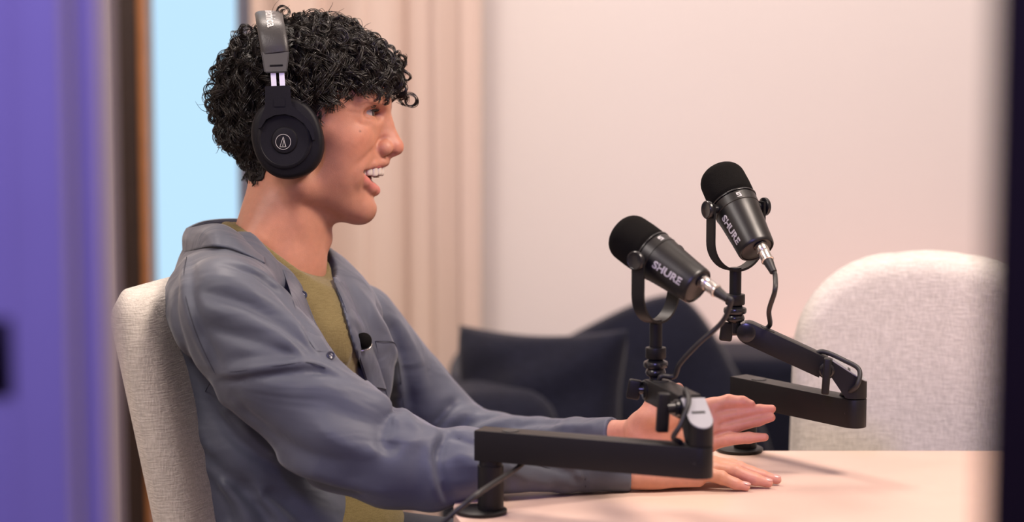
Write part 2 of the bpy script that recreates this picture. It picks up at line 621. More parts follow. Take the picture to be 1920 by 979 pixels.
# ================================================================== sofa and cushions
sofa = empty('sofa', (0.3, 4.2, 0), 'low navy fabric sofa along the back wall', 'sofa')
sz = W(1360, 640, 4.42).z
sx0, sx1 = W(862, 700, 4.1).x, 1.15
def soft_box(name, lo, hi, bev, m, parent):
    bm = bmesh.new()
    lo, hi = Vector(lo), Vector(hi)
    bm_box(bm, hi - lo, Matrix.Translation((lo + hi) / 2), bev, 5)
    return bm_obj(name, bm, m, parent, angle=None)
soft_box('sofa_back', (sx0 + .06, 4.16, .20), (sx1, 4.40, sz), .02, M['navy'], sofa)
soft_box('sofa_base', (sx0 + .02, 3.52, .08), (sx1, 4.15, .28), .02, M['navy'], sofa)
soft_box('seat_cushion', (sx0 + .17, 3.50, .285), (sx1 - .01, 4.14, .43), .05, M['navy'], sofa)
soft_box('sofa_arm', (sx0 - .02, 3.54, .10), (sx0 + .16, 4.14, W(880, 700, 3.8).z), .06, M['navy'], sofa)
for px_ in (sx0 + .1, sx1 - .1):
    for py_ in (3.6, 4.3):
        bm = bmesh.new()
        bm_lathe(bm, [(.015, .002), (.02, .09)], Matrix.Translation((px_, py_, 0)), 12)
        bm_obj('leg', bm, M['brown_wood'], sofa)


def pillow(label, centre, w, h, t, rot, lean_, yaw, pinch=.11, blunt=0.0):
    n = 36
    vv, ff = [], []
    mt = Matrix.Translation(centre) @ Matrix.Rotation(yaw, 4, 'Z') @ Matrix.Rotation(lean_, 4, 'X') @ Matrix.Rotation(-rot, 4, 'Y')
    for side in (-1, 1):
        base_i = len(vv)
        for i in range(n + 1):
            for j in range(n + 1):
                u, v = -1 + 2 * i / n, -1 + 2 * j / n
                x = w / 2 * u * (1 - pinch * (1 - v * v) ** 1.2) * (1 - blunt * abs(u * v) ** 3)
                z = h / 2 * v * (1 - pinch * (1 - u * u) ** 1.2) * (1 - blunt * abs(u * v) ** 3)
                th = t / 2 * ((1 - u ** 2) * (1 - v ** 2)) ** .38
                th *= 1 + .10 * math.sin(5 * u + 3 * v + centre[0] * 9) * (1 - abs(u)) + .07 * math.sin(7 * v - 4 * u)
                vv.append(mt @ Vector((x, side * th, z)))
        for i in range(n):
            for j in range(n):
                q = [base_i + i * (n + 1) + j, base_i + (i + 1) * (n + 1) + j, base_i + (i + 1) * (n + 1) + j + 1, base_i + i * (n + 1) + j + 1]
                ff.append(q if side < 0 else q[::-1])
    bm = bmesh.new()
    bv = [bm.verts.new(v) for v in vv]
    for f in ff:
        bm.faces.new([bv[k] for k in f])
    bmesh.ops.remove_doubles(bm, verts=bm.verts[:], dist=1e-5)
    o = bm_obj('cushion', bm, M['navy'], None, angle=None)
    return tag(o, label, 'cushion', 'navy cushions on the sofa')


pillow('navy cushion on the sofa with its pointed corner beside the curtain', W(1010, 762, 3.74), .30, .245, .14, math.radians(3), math.radians(-10), math.radians(-30))
pillow('tilted navy cushion on the sofa with its peak behind the nearer microphone', W(1200, 805, 3.97), .37, .38, .13, math.radians(27), math.radians(-10), math.radians(3), .0, .13)


# ================================================================== boom arms, microphones, cables
def mic_profile():
    body = [(.0005, .0022), (.0188, .0022), (.0192, .0018), (.0194, .0004), (.0204, 0), (.0216, .0012), (.0222, .004),
            (.0232, .02), (.0256, .048), (.0266, .0565), (.0266, .0575)]
    return body


MS = .93


def make_microphone(label, pivot, foam_dir, grp, bracket_up):
    """pivot: middle of the yoke axis. foam_dir: direction the windscreen points."""
    root = empty('microphone', pivot - Vector((0, 0, bracket_up)), label, 'microphone', grp)
    z = Vector(foam_dir).normalized()
    lat = z.cross(Vector((0, 0, 1))).normalized()          # sideways axis, towards the camera
    if lat.y > 0:
        lat = -lat
    ZP = .0635                                             # height of the pivot on the body axis
    ZP *= MS
    mt = frame(pivot - z * ZP, z, lat) @ Matrix.Scale(MS, 4)
    bm = bmesh.new()
    bm_lathe(bm, mic_profile(), mt, 56)
    body = bm_obj('body', bm, M['mic_body'], root, angle=50)
    bm = bmesh.new()
    bm_lathe(bm, [(.0262, .0575), (.0272, .0582), (.0274, .0692), (.0266, .0698)], mt, 56)
    bm_obj('collar', bm, M['mic_body'], root, angle=50)
    bm = bmesh.new()
    bm_lathe(bm, [(.0264, .0700), (.0284, .0704), (.0286, .0716), (.0280, .0724), (.0266, .0726)], mt, 56)
    bm_obj('ring', bm, M['black_gloss'], root, angle=50)
    bm = bmesh.new()
    prof = [(.0268, .0728), (.0278, .078), (.0280, .090), (.0275, .104)]
    for k in range(1, 9):
        a = math.pi / 2 * k / 8
        prof.append((.0275 - .0165 * (1 - math.cos(a)), .104 + .0175 * math.sin(a)))
    prof += [(.006, .1222), (.0004, .1224)]
    bm_lathe(bm, prof, mt, 64)
    bm_obj('windscreen', bm, M['foam'], root, angle=None)
    # rear plate and connector
    bm = bmesh.new()
    bm_lathe(bm, [(.0186, .0021), (.0186, .0012), (.0180, .0008), (.0004, .0008)], mt, 40)
    bm_obj('rear_plate', bm, M['mic_plate'], root)
    up_l = (Vector((0, 0, 1)) - z * z.z).normalized()
    ctr = mt @ Vector((0, 0, 0)) + up_l * .0085
    mx = frame(ctr, -z, lat) @ Matrix.Diagonal((.84, .84, .74, 1))
    bm = bmesh.new()
    bm_lathe(bm, [(.0088, -.006), (.0092, -.001), (.0092, .002), (.0080, .003)], mx, 28)
    bm_obj('socket', bm, M['black_gloss'], root)
    # yoke: flat U band
    drop = bracket_up
    r = .0325
    path = []
    for k in range(5):
        path.append((r, .006 - k / 4 * (drop - r + .006)))
    for k in range(1, 25):
        a = math.pi * k / 24
        path.append((r * math.cos(a), -(drop - r) - r * math.sin(a)))
    for k in range(1, 5):
        path.append((-r, .006 - (drop - r + .006) * (1 - k / 4)))
    hz = Vector((0, 0, 1)).cross(lat).normalized()
    bm = bmesh.new()
    rows = []
    for i, (a, b) in enumerate(path):
        a0, b0 = path[max(0, i - 1)]
        a1, b1 = path[min(len(path) - 1, i + 1)]
        t = Vector((a1 - a0, b1 - b0)).normalized()
        nrm = Vector((t.y, -t.x))
        wd = .0075
        row = []
        for (sn, sw) in ((-1, -1), (1, -1), (1, 1), (-1, 1)):
            p = pivot + lat * (a + nrm.x * .0013 * sn) + Vector((0, 0, b + nrm.y * .0013 * sn)) + hz * (wd * sw)
            row.append(bm.verts.new(p))
        rows.append(row)
    for a, b in zip(rows, rows[1:]):
        for k in range(4):
            bm.faces.new((a[k], a[(k + 1) % 4], b[(k + 1) % 4], b[k]))
    bm.faces.new(rows[0][::-1])
    bm.faces.new(rows[-1])
    bmesh.ops.bevel(bm, geom=[e for e in bm.edges if len(e.link_faces) == 2 and e.calc_face_angle(0) > 1.2], offset=.0006, segments=2, affect='EDGES')
    bm_obj('yoke', bm, M['black_metal'], root, angle=35)
    for sgn in (1, -1):
        bm = bmesh.new()
        mk = frame(pivot + lat * sgn * .0243, lat * sgn, Vector((0, 0, 1)))
        bm_lathe(bm, [(.0045, 0), (.0045, .0098), (.0088, .0102), (.0100, .0112), (.0102, .0140), (.0094, .0152), (.0086, .0154), (.0080, .0150), (.0004, .0150)], mk, 36)
        bm_obj('knob', bm, M['black_gloss'], root, angle=40)
    # stem with thread nut and wheel under the yoke
    bot = pivot - Vector((0, 0, drop - .002))
    mb = Matrix.Translation(bot)
    bm = bmesh.new()
    bm_lathe(bm, [(.0064, 0.0005), (.0066, -.002), (.0066, -.029)], mb, 28)
    bm_obj('stem', bm, M['black_metal'], root)
    bm = bmesh.new()
    bm_lathe(bm, [(.0078, -.0285), (.0105, -.0290), (.0108, -.0300), (.0108, -.0395), (.0100, -.0405), (.0072, -.0408)], mb, 32)
    bm_obj('nut', bm, M['black_metal'], root, angle=40)
    bm = bmesh.new()
    prof = [(.0075, -.041), (.0085, -.0425), (.0120, -.0440), (.0127, -.0455), (.0127, -.0485), (.0118, -.0500), (.0085, -.0510), (.0100, -.053), (.0108, -.0555), (.0100, -.058), (.0062, -.0605), (.0060, -.072)]
    bm_lathe(bm, prof, mb, 32)
    bm_obj('thread_wheel', bm, M['black_gloss'], root, angle=40)
    # lettering on the side of the barrel, facing the camera side
    zz = Vector((0, 0, 1))
    side = lat
    rd = lambda t: .0216 + (.0256 - .0216) * t / .048
    me = text_mesh('t', 'SHURE', .0118, Matrix.Identity(4), M['logo'], None, extrude=0.00015, bold=0.00035, xscale=1.12)
    cr_ = pivot - z * (ZP - .029)
    yax = up_l
    for v in me.vertices:
        along, across = v.co.x, v.co.y              # runs towards the tail
        pos_z = .030 - along
        rr = rd(pos_z) + .00015 + v.co.z
        ang = TXT_ANG + across / rr
        perp = lat * math.cos(ang) + up_l * math.sin(ang)
        p = mt @ Vector((0, 0, pos_z)) + perp * rr * MS
        v.co = p
    o = new_obj('lettering', me, root)
    tag(o, 'pale grey SHURE lettering')
    # small emblem on the collar, upper side
    bm = bmesh.new()
    for (a0, a1, h0, h1) in ((-.10, .10, .0655, .0668), (-.10, -.04, .0635, .0668), (-.10, .10, .0632, .0644), (.04, .10, .0608, .0644), (-.10, .10, .0606, .0617)):
        q = []
        for (a, h) in ((a0, h0), (a1, h0), (a1, h1), (a0, h1)):
            ang = EMB_ANG + a
            q.append(bm.verts.new(mt @ Vector((0, 0, h)) + (lat * math.cos(ang) + up_l * math.sin(ang)) * .0276 * MS))
        bm.faces.new(q)
    o = bm_obj('emblem', bm, M['logo'], root)
    tag(o, 'small pale S-shaped emblem')
    # plug held in the socket
    plug_end = ctr - z * .034
    return root, ctr, -z, mx


TXT_ANG = 0.10
EMB_ANG = 1.25
BR = .068


def make_plug_cable(label, ctr, zdir, mx, pts, rad, grp):
    root = empty('microphone_cable', ctr, label, 'cable', grp)
    bm = bmesh.new()
    bm_lathe(bm, [(.0078, .0015), (.0082, .003), (.0082, .012), (.0076, .013), (.0078, .015), (.0074, .026), (.0070, .0275)], mx, 32)
    pl = bm_obj('plug', bm, M['chrome'], root, angle=40)
    bm = bmesh.new()
    bm_lathe(bm, [(.0079, .0262), (.0084, .0268), (.0084, .0288), (.0076, .0295)], mx, 32)
    bm_obj('plug_ring', bm, M['chrome'], pl, angle=40)
    bm = bmesh.new()
    bm_lathe(bm, [(.0066, .0285), (.0067, .031), (.0050, .046), (.0048, .050), (.0032, .051)], mx, 28)
    bm_obj('plug_boot', bm, M['rubber'], root, angle=40)
    start = mx @ Vector((0, 0, .049))
    ctrl = [np.array(start), np.array(mx @ Vector((0, 0, .056)))] + [np.array(p) for p in pts]
    bm = bmesh.new()
    bm_tube(bm, catmull(ctrl, 10), rad, 12)
    bm_obj('cord', bm, M['rubber'], root, angle=None)
    return root


def make_boom(label, base, disc_off, arm_z0, arm_z1, post_top, elbow_xy, pivot, grp, aw=.0128):
    """base: on the table; lower arm between heights arm_z0..arm_z1 from the post to elbow_xy; upper arm to pivot."""
    root = empty('boom_arm', base, label, 'boom arm', grp)
    bm = bmesh.new()
    bm_lathe(bm, [(.0262, .0005), (.0268, .0015), (.0268, .0038), (.0258, .0045)], Matrix.Translation(base + Vector((disc_off, 0, 0))), 48)
    bm_obj('base_plate', bm, M['black_metal'], root, angle=40)
    bm = bmesh.new()
    h = arm_z0 - base.z
    bm_lathe(bm, [(.0132, .0046), (.0134, .0056), (.0134, h - .006), (.0118, h - .0055), (.0118, h - .0003)], Matrix.Translation(base), 40)
    bm_obj('post', bm, M['black_metal'], root, angle=40)
    e = Vector((elbow_xy[0], elbow_xy[1], arm_z0))
    b0 = Vector((base.x, base.y, arm_z0))
    d = (e - b0)
    L = d.length
    mt = frame(b0, (0, 0, 1), d)
    bm = bmesh.new()
    bm_prism(bm, stadium(L, aw, 12, False), arm_z1 - arm_z0, mt, .0008, 2)
    low = bm_obj('lower_arm', bm, M['black_metal'], root, angle=30)
    bm = bmesh.new()
    bm_lathe(bm, [(.0088, .0), (.0088, .0006), (.0080, .0008), (.0004, .0008)], frame(Vector((base.x, base.y, arm_z1)) + d.normalized() * .022, (0, 0, 1), d), 28)
    bm_obj('cable_hole', bm, M['rubber'], low)
    bm = bmesh.new()
    bm_lathe(bm, [(.0011, 0), (.0011, .0003)], frame(mt @ Vector((L - .002, -aw - .0001, (arm_z1 - arm_z0) * .5)), mt.to_3x3() @ Vector((0, -1, 0))), 12)
    bm_obj('screw', bm, M['rubber'], low)
    # elbow: upright drum on the end of the lower arm that leans into the upper arm, closed by a slanting alloy plate
    ed = Vector((e.x, e.y, arm_z1))
    u = (pivot - (ed + Vector((0, 0, .030))))
    uh = Vector((u.x, u.y, 0)).normalized()
    lat = uh.cross(Vector((0, 0, 1))).normalized()
    A1 = .026
    plan = [(A1, -aw)] + [(A1 * (1 - k / 5), -aw) for k in range(1, 5)]
    for k in range(17):
        a = -math.pi / 2 - math.pi * k / 16
        plan.append((aw * math.cos(a), aw * math.sin(a)))
    plan += [(A1 * k / 5, aw) for k in range(1, 5)] + [(A1, aw)]
    zt = lambda a: .019 + (a + aw) * .60
    zb = lambda a: .0012 + max(0, a - aw * .75) * 1.45
    def shell(name, lo_f, hi_f, sc, m_, par):
        bm = bmesh.new()
        lo = [bm.verts.new(ed + uh * a * sc + lat * b * sc + Vector((0, 0, lo_f(a)))) for a, b in plan]
        hi = [bm.verts.new(ed + uh * a * sc + lat * b * sc + Vector((0, 0, hi_f(a)))) for a, b in plan]
        nn = len(plan)
        for k in range(nn):
            bm.faces.new((lo[k], lo[(k + 1) % nn], hi[(k + 1) % nn], hi[k]))
        # close with strips across the width
        for k in range(nn // 2):
            i_, j_ = k, nn - 1 - k
            if j_ - i_ > 2:
                bm.faces.new((lo[i_], lo[i_ + 1], lo[j_ - 1], lo[j_])); bm.faces.new((hi[i_], hi[j_], hi[j_ - 1], hi[i_ + 1]))
            elif j_ - i_ == 2:
                bm.faces.new((lo[i_], lo[i_ + 1], lo[j_])); bm.faces.new((hi[i_], hi[j_], hi[i_ + 1]))
        return bm_obj(name, bm, m_, par, angle=35)
    elb = shell('elbow', zb, zt, 1.0, M['black_metal'], root)
    pl_ = shell('elbow_plate', lambda a: zt(a) + .0001, lambda a: zt(a) + .0012, .96, M['silver_plate'], elb)
    slope = Vector((0, 0, .60)) + uh
    bm = bmesh.new()
    bm_box(bm, (.0035, .014, .0008), frame(ed + uh * .007 + Vector((0, 0, zt(.007) + .0013)), slope.cross(lat) if slope.cross(lat).z > 0 else lat.cross(slope), slope), .0002, 1)
    bm_obj('plate_slot', bm, M['rubber'], pl_)
    # upper arm
    hinge = ed + uh * .031 + Vector((0, 0, .033))
    bm = bmesh.new()
    bm_lathe(bm, [(.0100, -.0105), (.0106, -.0095), (.0106, .0095), (.0100, .0105)], frame(hinge, lat, (0, 0, 1)), 32)
    bm_obj('hinge', bm, M['black_gloss'], root, angle=40)
    du = pivot - hinge
    dl = du.length
    un = du.normalized()
    upn = lat.cross(un).normalized()
    if upn.z < 0:
        upn = -upn
    mt2 = frame(hinge - lat * aw * .92, lat, un)
    yy = mt2.to_3x3() @ Vector((0, 1, 0))
    ah = .0118
    outl = [(.004, -ah), (dl - .002, -ah)]
    for k in range(9):
        a = -math.pi / 2 + math.pi * k / 8
        outl.append((dl - .002 + ah * math.cos(a), ah * math.sin(a)))
    outl += [(.004, ah)]
    bm = bmesh.new()
    bm_prism(bm, outl, aw * 1.84, mt2, .0006, 2)
    ua = bm_obj('upper_arm', bm, M['black_metal'], root, angle=30)
    bm = bmesh.new()
    bm_lathe(bm, [(.0082, 0), (.0082, .0006), (.0074, .0008), (.0004, .0008)], frame(pivot - un * .020 + upn * .0118, upn, un), 28)
    bm_obj('cable_hole', bm, M['rubber'], ua)
    near_lat = lat if lat.y < 0 else -lat
    # elbow lever on the near side
    bm = bmesh.new()
    kc = hinge + near_lat * .0126
    bm_lathe(bm, [(.0085, 0), (.0085, .004), (.0062, .005), (.0062, .013)], frame(kc, near_lat, (0, 0, 1)), 24)
    lv = bm_obj('lever_hub', bm, M['black_gloss'], root, angle=40)
    bm = bmesh.new()
    bm_box(bm, (.0125, .0085, .040), frame(kc + near_lat * .0165 + Vector((0, 0, -.004)), Vector((.06, 0, 1)), near_lat), .002, 3)
    bm_obj('lever', bm, M['black_metal'], lv, angle=40)
    # tip clevis and wing screw that hold the microphone stud
    bm = bmesh.new()
    bm_lathe(bm, [(.0085, -.0135), (.0105, -.0128), (.0105, .0128), (.0085, .0135)], frame(pivot, lat, (0, 0, 1)), 28)
    bm_obj('tip_joint', bm, M['black_gloss'], root, angle=40)
    return root, ua, near_lat, un, upn, hinge, ed


def wing_screw(root, at, axis):
    bm = bmesh.new()
    bm_tube(bm, [at, at + axis * .009], .0048, 14)
    s = bm_obj('screw_stud', bm, M['black_gloss'], root, angle=40)
    bm = bmesh.new()
    bm_box(bm, (.014, .008, .021), frame(at + axis * .0145, axis.cross(Vector((0, 1, 0))), axis) @ Matrix.Rotation(.15, 4, 'Y'), .0025, 3)
    bm_obj('wing_screw', bm, M['black_metal'], s, angle=40)


# nearer boom
nb = onz(920, 962, TABLE_Z)
nz1 = W(902, 801, (nb - CAM).dot(FWD)).z
nz0 = W(902, 859, (nb - CAM).dot(FWD)).z
ne = onz(1313, 836, nz1)
n_pivot = W(1229, 731, 2.535)
near_boom, n_ua, n_lat, n_un, n_upn, n_hinge, n_ed = make_boom(
    'matte black boom arm clamped at the rounded table end nearest the camera', nb, -.010, nz0, nz1, 0, (ne.x, ne.y), n_pivot, 'low black boom arms')
wing_screw(near_boom, n_pivot - RIGHT * .008, Vector((-1, .1, .02)).normalized())
nm_piv = W(1230, 464, 2.555)
nm_piv.x = n_pivot.x
nm_piv.y = n_pivot.y
nm_up = BR
nm_piv.z = n_pivot.z + .068 + .072
near_mic, nctr, nzd, nmx = make_microphone('black microphone with foam windscreen leaning left, nearer the camera', nm_piv, Vector((-.70, .56, .46)), 'black broadcast microphones', BR)
hole = n_pivot - n_un * .020 + n_upn * .0118
n_ld = (Vector((nb.x, nb.y, 0)) - Vector((n_ed.x, n_ed.y, 0))).normalized()
n_uh = Vector((n_un.x, n_un.y, 0)).normalized()
cab = [W(1354, 604, 2.48), W(1310, 644, 2.49), W(1275, 682, 2.505), W(1264, 706, 2.515), hole + n_upn * .005, hole - n_upn * .006, hole * .6 + n_hinge * .4,
       n_hinge + n_un * .022 + n_upn * .004, n_hinge + n_un * .012 + n_upn * .016 + n_lat * .002, n_ed + n_uh * .014 + Vector((0, 0, .042)) + n_lat * .008,
       n_ed + n_uh * .004 + n_lat * .019 + Vector((0, 0, .022)), n_ed + n_ld * .012 + n_lat * .016 + Vector((0, 0, .008)), n_ed + n_ld * .020 + Vector((0, 0, .001)),
       n_ed + n_ld * .026 + Vector((0, 0, -.012)), Vector((nb.x + .05, nb.y, (nz0 + nz1) / 2)), Vector((nb.x + .040, nb.y - .004, nz0 + .006)), Vector((nb.x + .028, nb.y - .012, nz0 - .006)),
       W(905, 920, 2.385), W(868, 948, 2.375), W(826, 984, 2.375), W(780, 1030, 2.38)]
make_plug_cable('black cable of the nearer microphone trailing off the table end', nctr, nzd, nmx, cab, .0027, 'black microphone cables')

# farther boom
fb = onz(1397, 846, TABLE_Z)
fd = (fb - CAM).dot(FWD)
fz1 = W(1379, 705, fd - .005).z
fz0 = fz1 - (nz1 - nz0)
fe = onz(1603, 747, fz1)
f_pivot = W(1400, 621, 2.66)
far_boom, f_ua, f_lat, f_un, f_upn, f_hinge, f_ed = make_boom(
    'matte black boom arm standing behind the raised hand, in front of the empty chair', fb, -.006, fz0, fz1, 0, (fe.x, fe.y), f_pivot, 'low black boom arms')
wing_screw(far_boom, f_pivot - RIGHT * .008, Vector((-1, -.1, -.02)).normalized())
fm_piv = Vector((f_pivot.x - .013, f_pivot.y, f_pivot.z + .068 + .068))
far_mic, fctr, fzd, fmx = make_microphone('black microphone with foam windscreen standing upright, in front of the pale wall', fm_piv, Vector((-.33, .62, .71)), 'black broadcast microphones', BR)
hole = f_pivot - f_un * .020 + f_upn * .0118
f_ld = (Vector((fb.x, fb.y, 0)) - Vector((f_ed.x, f_ed.y, 0))).normalized()
f_uh = Vector((f_un.x, f_un.y, 0)).normalized()
cab = [W(1453, 545, 2.565), W(1442, 582, 2.595), hole + f_upn * .006, hole - f_upn * .006, (hole + f_hinge) / 2, f_hinge + f_un * .022 + f_upn * .004,
       f_hinge + f_un * .012 + f_upn * .015 + f_lat * .003, f_ed + f_uh * .012 + Vector((0, 0, .043)) + f_lat * .008, f_ed - f_uh * .004 + f_lat * .014 + Vector((0, 0, .034)),
       f_ed - f_uh * .002 + f_lat * .021 + Vector((0, 0, .018)), f_ed + f_ld * .012 + f_lat * .014 + Vector((0, 0, .007)), f_ed + f_ld * .020 + Vector((0, 0, .001)),
       f_ed + f_ld * .026 + Vector((0, 0, -.012)), Vector((fb.x + .03, fb.y - .02, (fz0 + fz1) / 2))]
make_plug_cable('black cable of the upright microphone looping over its boom elbow', fctr, fzd, fmx, cab, .0027, 'black microphone cables')
# ================================================================== implicit modelling for the person
class Field:
    def __init__(self, lo, hi, vox):
        self.vox = float(vox)
        self.ax = [np.arange(lo[i], hi[i] + vox, vox, dtype=np.float32) for i in range(3)]
        self.v = np.full([len(a) for a in self.ax], 400.0, dtype=np.float32)

    def sub(self, lo, hi):
        sl, g = [], []
        for i in range(3):
            a = max(0, int(np.searchsorted(self.ax[i], lo[i])) - 1)
            b = min(len(self.ax[i]), int(np.searchsorted(self.ax[i], hi[i])) + 1)
            if b <= a:
                return None, None
            sl.append(slice(a, b))
            shp = [1, 1, 1]
            shp[i] = b - a
            g.append(self.ax[i][a:b].reshape(shp))
        return tuple(sl), g

    def merge(self, d, sl, k, cut=False):
        cur = self.v[sl]
        if cut:
            d = -d
            h = np.clip(0.5 - 0.5 * (d - cur) / max(k, 1e-3), 0, 1)
            self.v[sl] = d * (1 - h) + cur * h + k * h * (1 - h)
        else:
            h = np.clip(0.5 + 0.5 * (d - cur) / max(k, 1e-3), 0, 1)
            self.v[sl] = d * (1 - h) + cur * h - k * h * (1 - h)

    def cone(self, a, b, ra, rb, k=8, cut=False, flat=None):
        a, b = np.asarray(a, float), np.asarray(b, float)
        m = max(ra, rb) + k + 3 * self.vox
        sl, g = self.sub(np.minimum(a, b) - m, np.maximum(a, b) + m)
        if sl is None: return
        self.merge(cone_d(g, a, b, ra, rb), sl, k, cut)

    def ell(self, c, r, rot=None, k=8, cut=False):
        c, r = np.asarray(c, float), np.asarray(r, float)
        m = max(r) + k + 3 * self.vox
        sl, g = self.sub(c - m, c + m)
        if sl is None: return
        self.merge(ell_d(g, c, r, rot), sl, k, cut)

    def ridge(self, pts, amp, width, crisp=False):
        """amp > 0 raises a ridge along the polyline, amp < 0 presses a groove."""
        pts = [np.asarray(p, float) for p in pts]
        m = 2.6 * width
        lo = np.min(pts, axis=0) - m
        hi = np.max(pts, axis=0) + m
        sl, g = self.sub(lo, hi)
        if sl is None: return
        best = None
        n = len(pts) - 1
        for i, (a, b) in enumerate(zip(pts, pts[1:])):
            ab = b - a
            t = np.clip(((g[0] - a[0]) * ab[0] + (g[1] - a[1]) * ab[1] + (g[2] - a[2]) * ab[2]) / max(1e-6, ab @ ab), 0, 1)
            d2 = (g[0] - a[0] - t * ab[0]) ** 2 + (g[1] - a[1] - t * ab[1]) ** 2 + (g[2] - a[2] - t * ab[2]) ** 2
            s = (i + t) / n
            fade = np.clip(np.minimum(s, 1 - s) * 5, 0, 1)
            val = fade * (np.exp(.40 - 1.5 * np.sqrt(d2 / (width * width) + .07)) if crisp else np.exp(-d2 / (width * width)))
            best = val if best is None else np.maximum(best, val)
        self.v[sl] -= (amp * best).astype(np.float32)

    def mesh(self):
        v, vox = self.v, self.vox
        s = v < 0
        nx_, ny_, nz_ = v.shape
        acc = np.zeros((nx_ - 1, ny_ - 1, nz_ - 1, 3), dtype=np.float32)
        cnt = np.zeros((nx_ - 1, ny_ - 1, nz_ - 1), dtype=np.float32)
        c = lambda i, j, k: (slice(i, nx_ - 1 + i), slice(j, ny_ - 1 + j), slice(k, nz_ - 1 + k))
        corners = [(i, j, k) for i in (0, 1) for j in (0, 1) for k in (0, 1)]
        for p in corners:
            for axis in range(3):
                if p[axis]: continue
                q = list(p); q[axis] = 1
                va, vb = v[c(*p)], v[c(*q)]
                mk = (va < 0) != (vb < 0)
                idx = np.nonzero(mk)
                t = va[idx] / (va[idx] - vb[idx])
                for ax_ in range(3):
                    acc[idx + (np.full(len(t), ax_),)] += p[ax_] + (t if ax_ == axis else 0)
                cnt[idx] += 1
        act = cnt > 0
        ids = np.full(act.shape, -1, dtype=np.int64)
        cells = np.argwhere(act)
        ids[act] = np.arange(len(cells))
        pos = acc[act] / cnt[act][:, None] + cells
        verts = pos * vox + np.array([a[0] for a in self.ax])
        faces = []
        for axis in range(3):
            o1, o2 = [(1, 2), (2, 0), (0, 1)][axis]
            sa = [slice(1, n - 1) for n in v.shape]
            sb = list(sa)
            sa[axis] = slice(0, v.shape[axis] - 1)
            sb[axis] = slice(1, v.shape[axis])
            a, b = s[tuple(sa)], s[tuple(sb)]
            for flip in (False, True):
                e = np.argwhere((a & ~b) if not flip else (~a & b))
                if not len(e): continue
                e = e + 1
                e[:, axis] -= 1
                d1 = np.zeros(3, int); d1[o1] = 1
                d2 = np.zeros(3, int); d2[o2] = 1
                q = [ids[tuple((e - d).T)] for d in (d1 + d2, d2, 0 * d1, d1)]
                if flip: q = q[::-1]
                faces.append(np.stack(q, 1))
        return verts, np.concatenate(faces)


def cone_d(g, a, b, ra, rb):
    ab = b - a
    t = np.clip(((g[0] - a[0]) * ab[0] + (g[1] - a[1]) * ab[1] + (g[2] - a[2]) * ab[2]) / max(1e-6, ab @ ab), 0, 1)
    d = np.sqrt((g[0] - a[0] - t * ab[0]) ** 2 + (g[1] - a[1] - t * ab[1]) ** 2 + (g[2] - a[2] - t * ab[2]) ** 2)
    return (d - (ra + (rb - ra) * t)).astype(np.float32)


def ell_d(g, c, r, rot=None):
    x, y, z = g[0] - c[0], g[1] - c[1], g[2] - c[2]
    if rot is not None:
        x, y, z = (rot[0][i] * x + rot[1][i] * y + rot[2][i] * z for i in range(3))
    k0 = np.sqrt((x / r[0]) ** 2 + (y / r[1]) ** 2 + (z / r[2]) ** 2)
    k1 = np.sqrt((x / r[0] ** 2) ** 2 + (y / r[1] ** 2) ** 2 + (z / r[2] ** 2) ** 2) + 1e-6
    return (k0 * (k0 - 1) / k1).astype(np.float32)


def rot_yz(yaw, pitch=0.0):
    """columns = local axes; yaw about up (x forward turns to the camera, -y), pitch tips x up."""
    cy, sy, cp, sp = math.cos(yaw), math.sin(yaw), math.cos(pitch), math.sin(pitch)
    Rz = np.array([[cy, sy, 0], [-sy, cy, 0], [0, 0, 1]])
    Ry = np.array([[cp, 0, -sp], [0, 1, 0], [sp, 0, cp]])
    return Rz @ Ry


def smooth_verts(verts, faces, it=1, lam=0.5):
    n = len(verts)
    e = np.concatenate([faces[:, [0, 1]], faces[:, [1, 2]], faces[:, [2, 3]], faces[:, [3, 0]]])
    deg = np.bincount(e[:, 0], minlength=n) + np.bincount(e[:, 1], minlength=n)
    for _ in range(it):
        acc = np.zeros_like(verts)
        for ax_ in range(3):
            acc[:, ax_] = np.bincount(e[:, 0], weights=verts[e[:, 1], ax_], minlength=n) + np.bincount(e[:, 1], weights=verts[e[:, 0], ax_], minlength=n)
        verts = verts * (1 - lam) + lam * acc / np.maximum(deg, 1)[:, None]
    return verts


def seg_dist(P, pts):
    best = np.full(len(P), 1e9)
    pts = [np.asarray(p, float) for p in pts]
    for a, b in zip(pts, pts[1:]):
        ab = b - a
        t = np.clip(((P - a) @ ab) / max(1e-6, ab @ ab), 0, 1)
        best = np.minimum(best, np.linalg.norm(P - a - t[:, None] * ab, axis=1))
    return best


def px_of(x, y, z):
    k = 1 + y / FPX
    return 960 + x / k, 489.5 - z / k


def poly_d(px, py, poly):
    """signed distance (negative inside) to a 2D polygon, arrays."""
    d = np.full(np.broadcast(px, py).shape, 1e9, dtype=np.float32)
    inside = np.zeros(d.shape, dtype=bool)
    n = len(poly)
    for i in range(n):
        ax_, ay = poly[i]
        bx, by = poly[(i + 1) % n]
        ex, ey = bx - ax_, by - ay
        t = np.clip(((px - ax_) * ex + (py - ay) * ey) / (ex * ex + ey * ey), 0, 1)
        d = np.minimum(d, (px - ax_ - t * ex) ** 2 + (py - ay - t * ey) ** 2)
        cond = (ay > py) != (by > py)
        xint = ex * (py - ay) / (ey if abs(ey) > 1e-9 else 1e-9) + ax_
        inside ^= cond & (px < xint)
    d = np.sqrt(d)
    return np.where(inside, -d, d).astype(np.float32)


def color_attr(o, rgb):
    me = o.data
    at = me.color_attributes.new('tint', 'FLOAT_COLOR', 'POINT')
    buf = np.ones((len(me.vertices), 4), dtype=np.float32)
    buf[:, :3] = rgb
    at.data.foreach_set('color', buf.ravel())
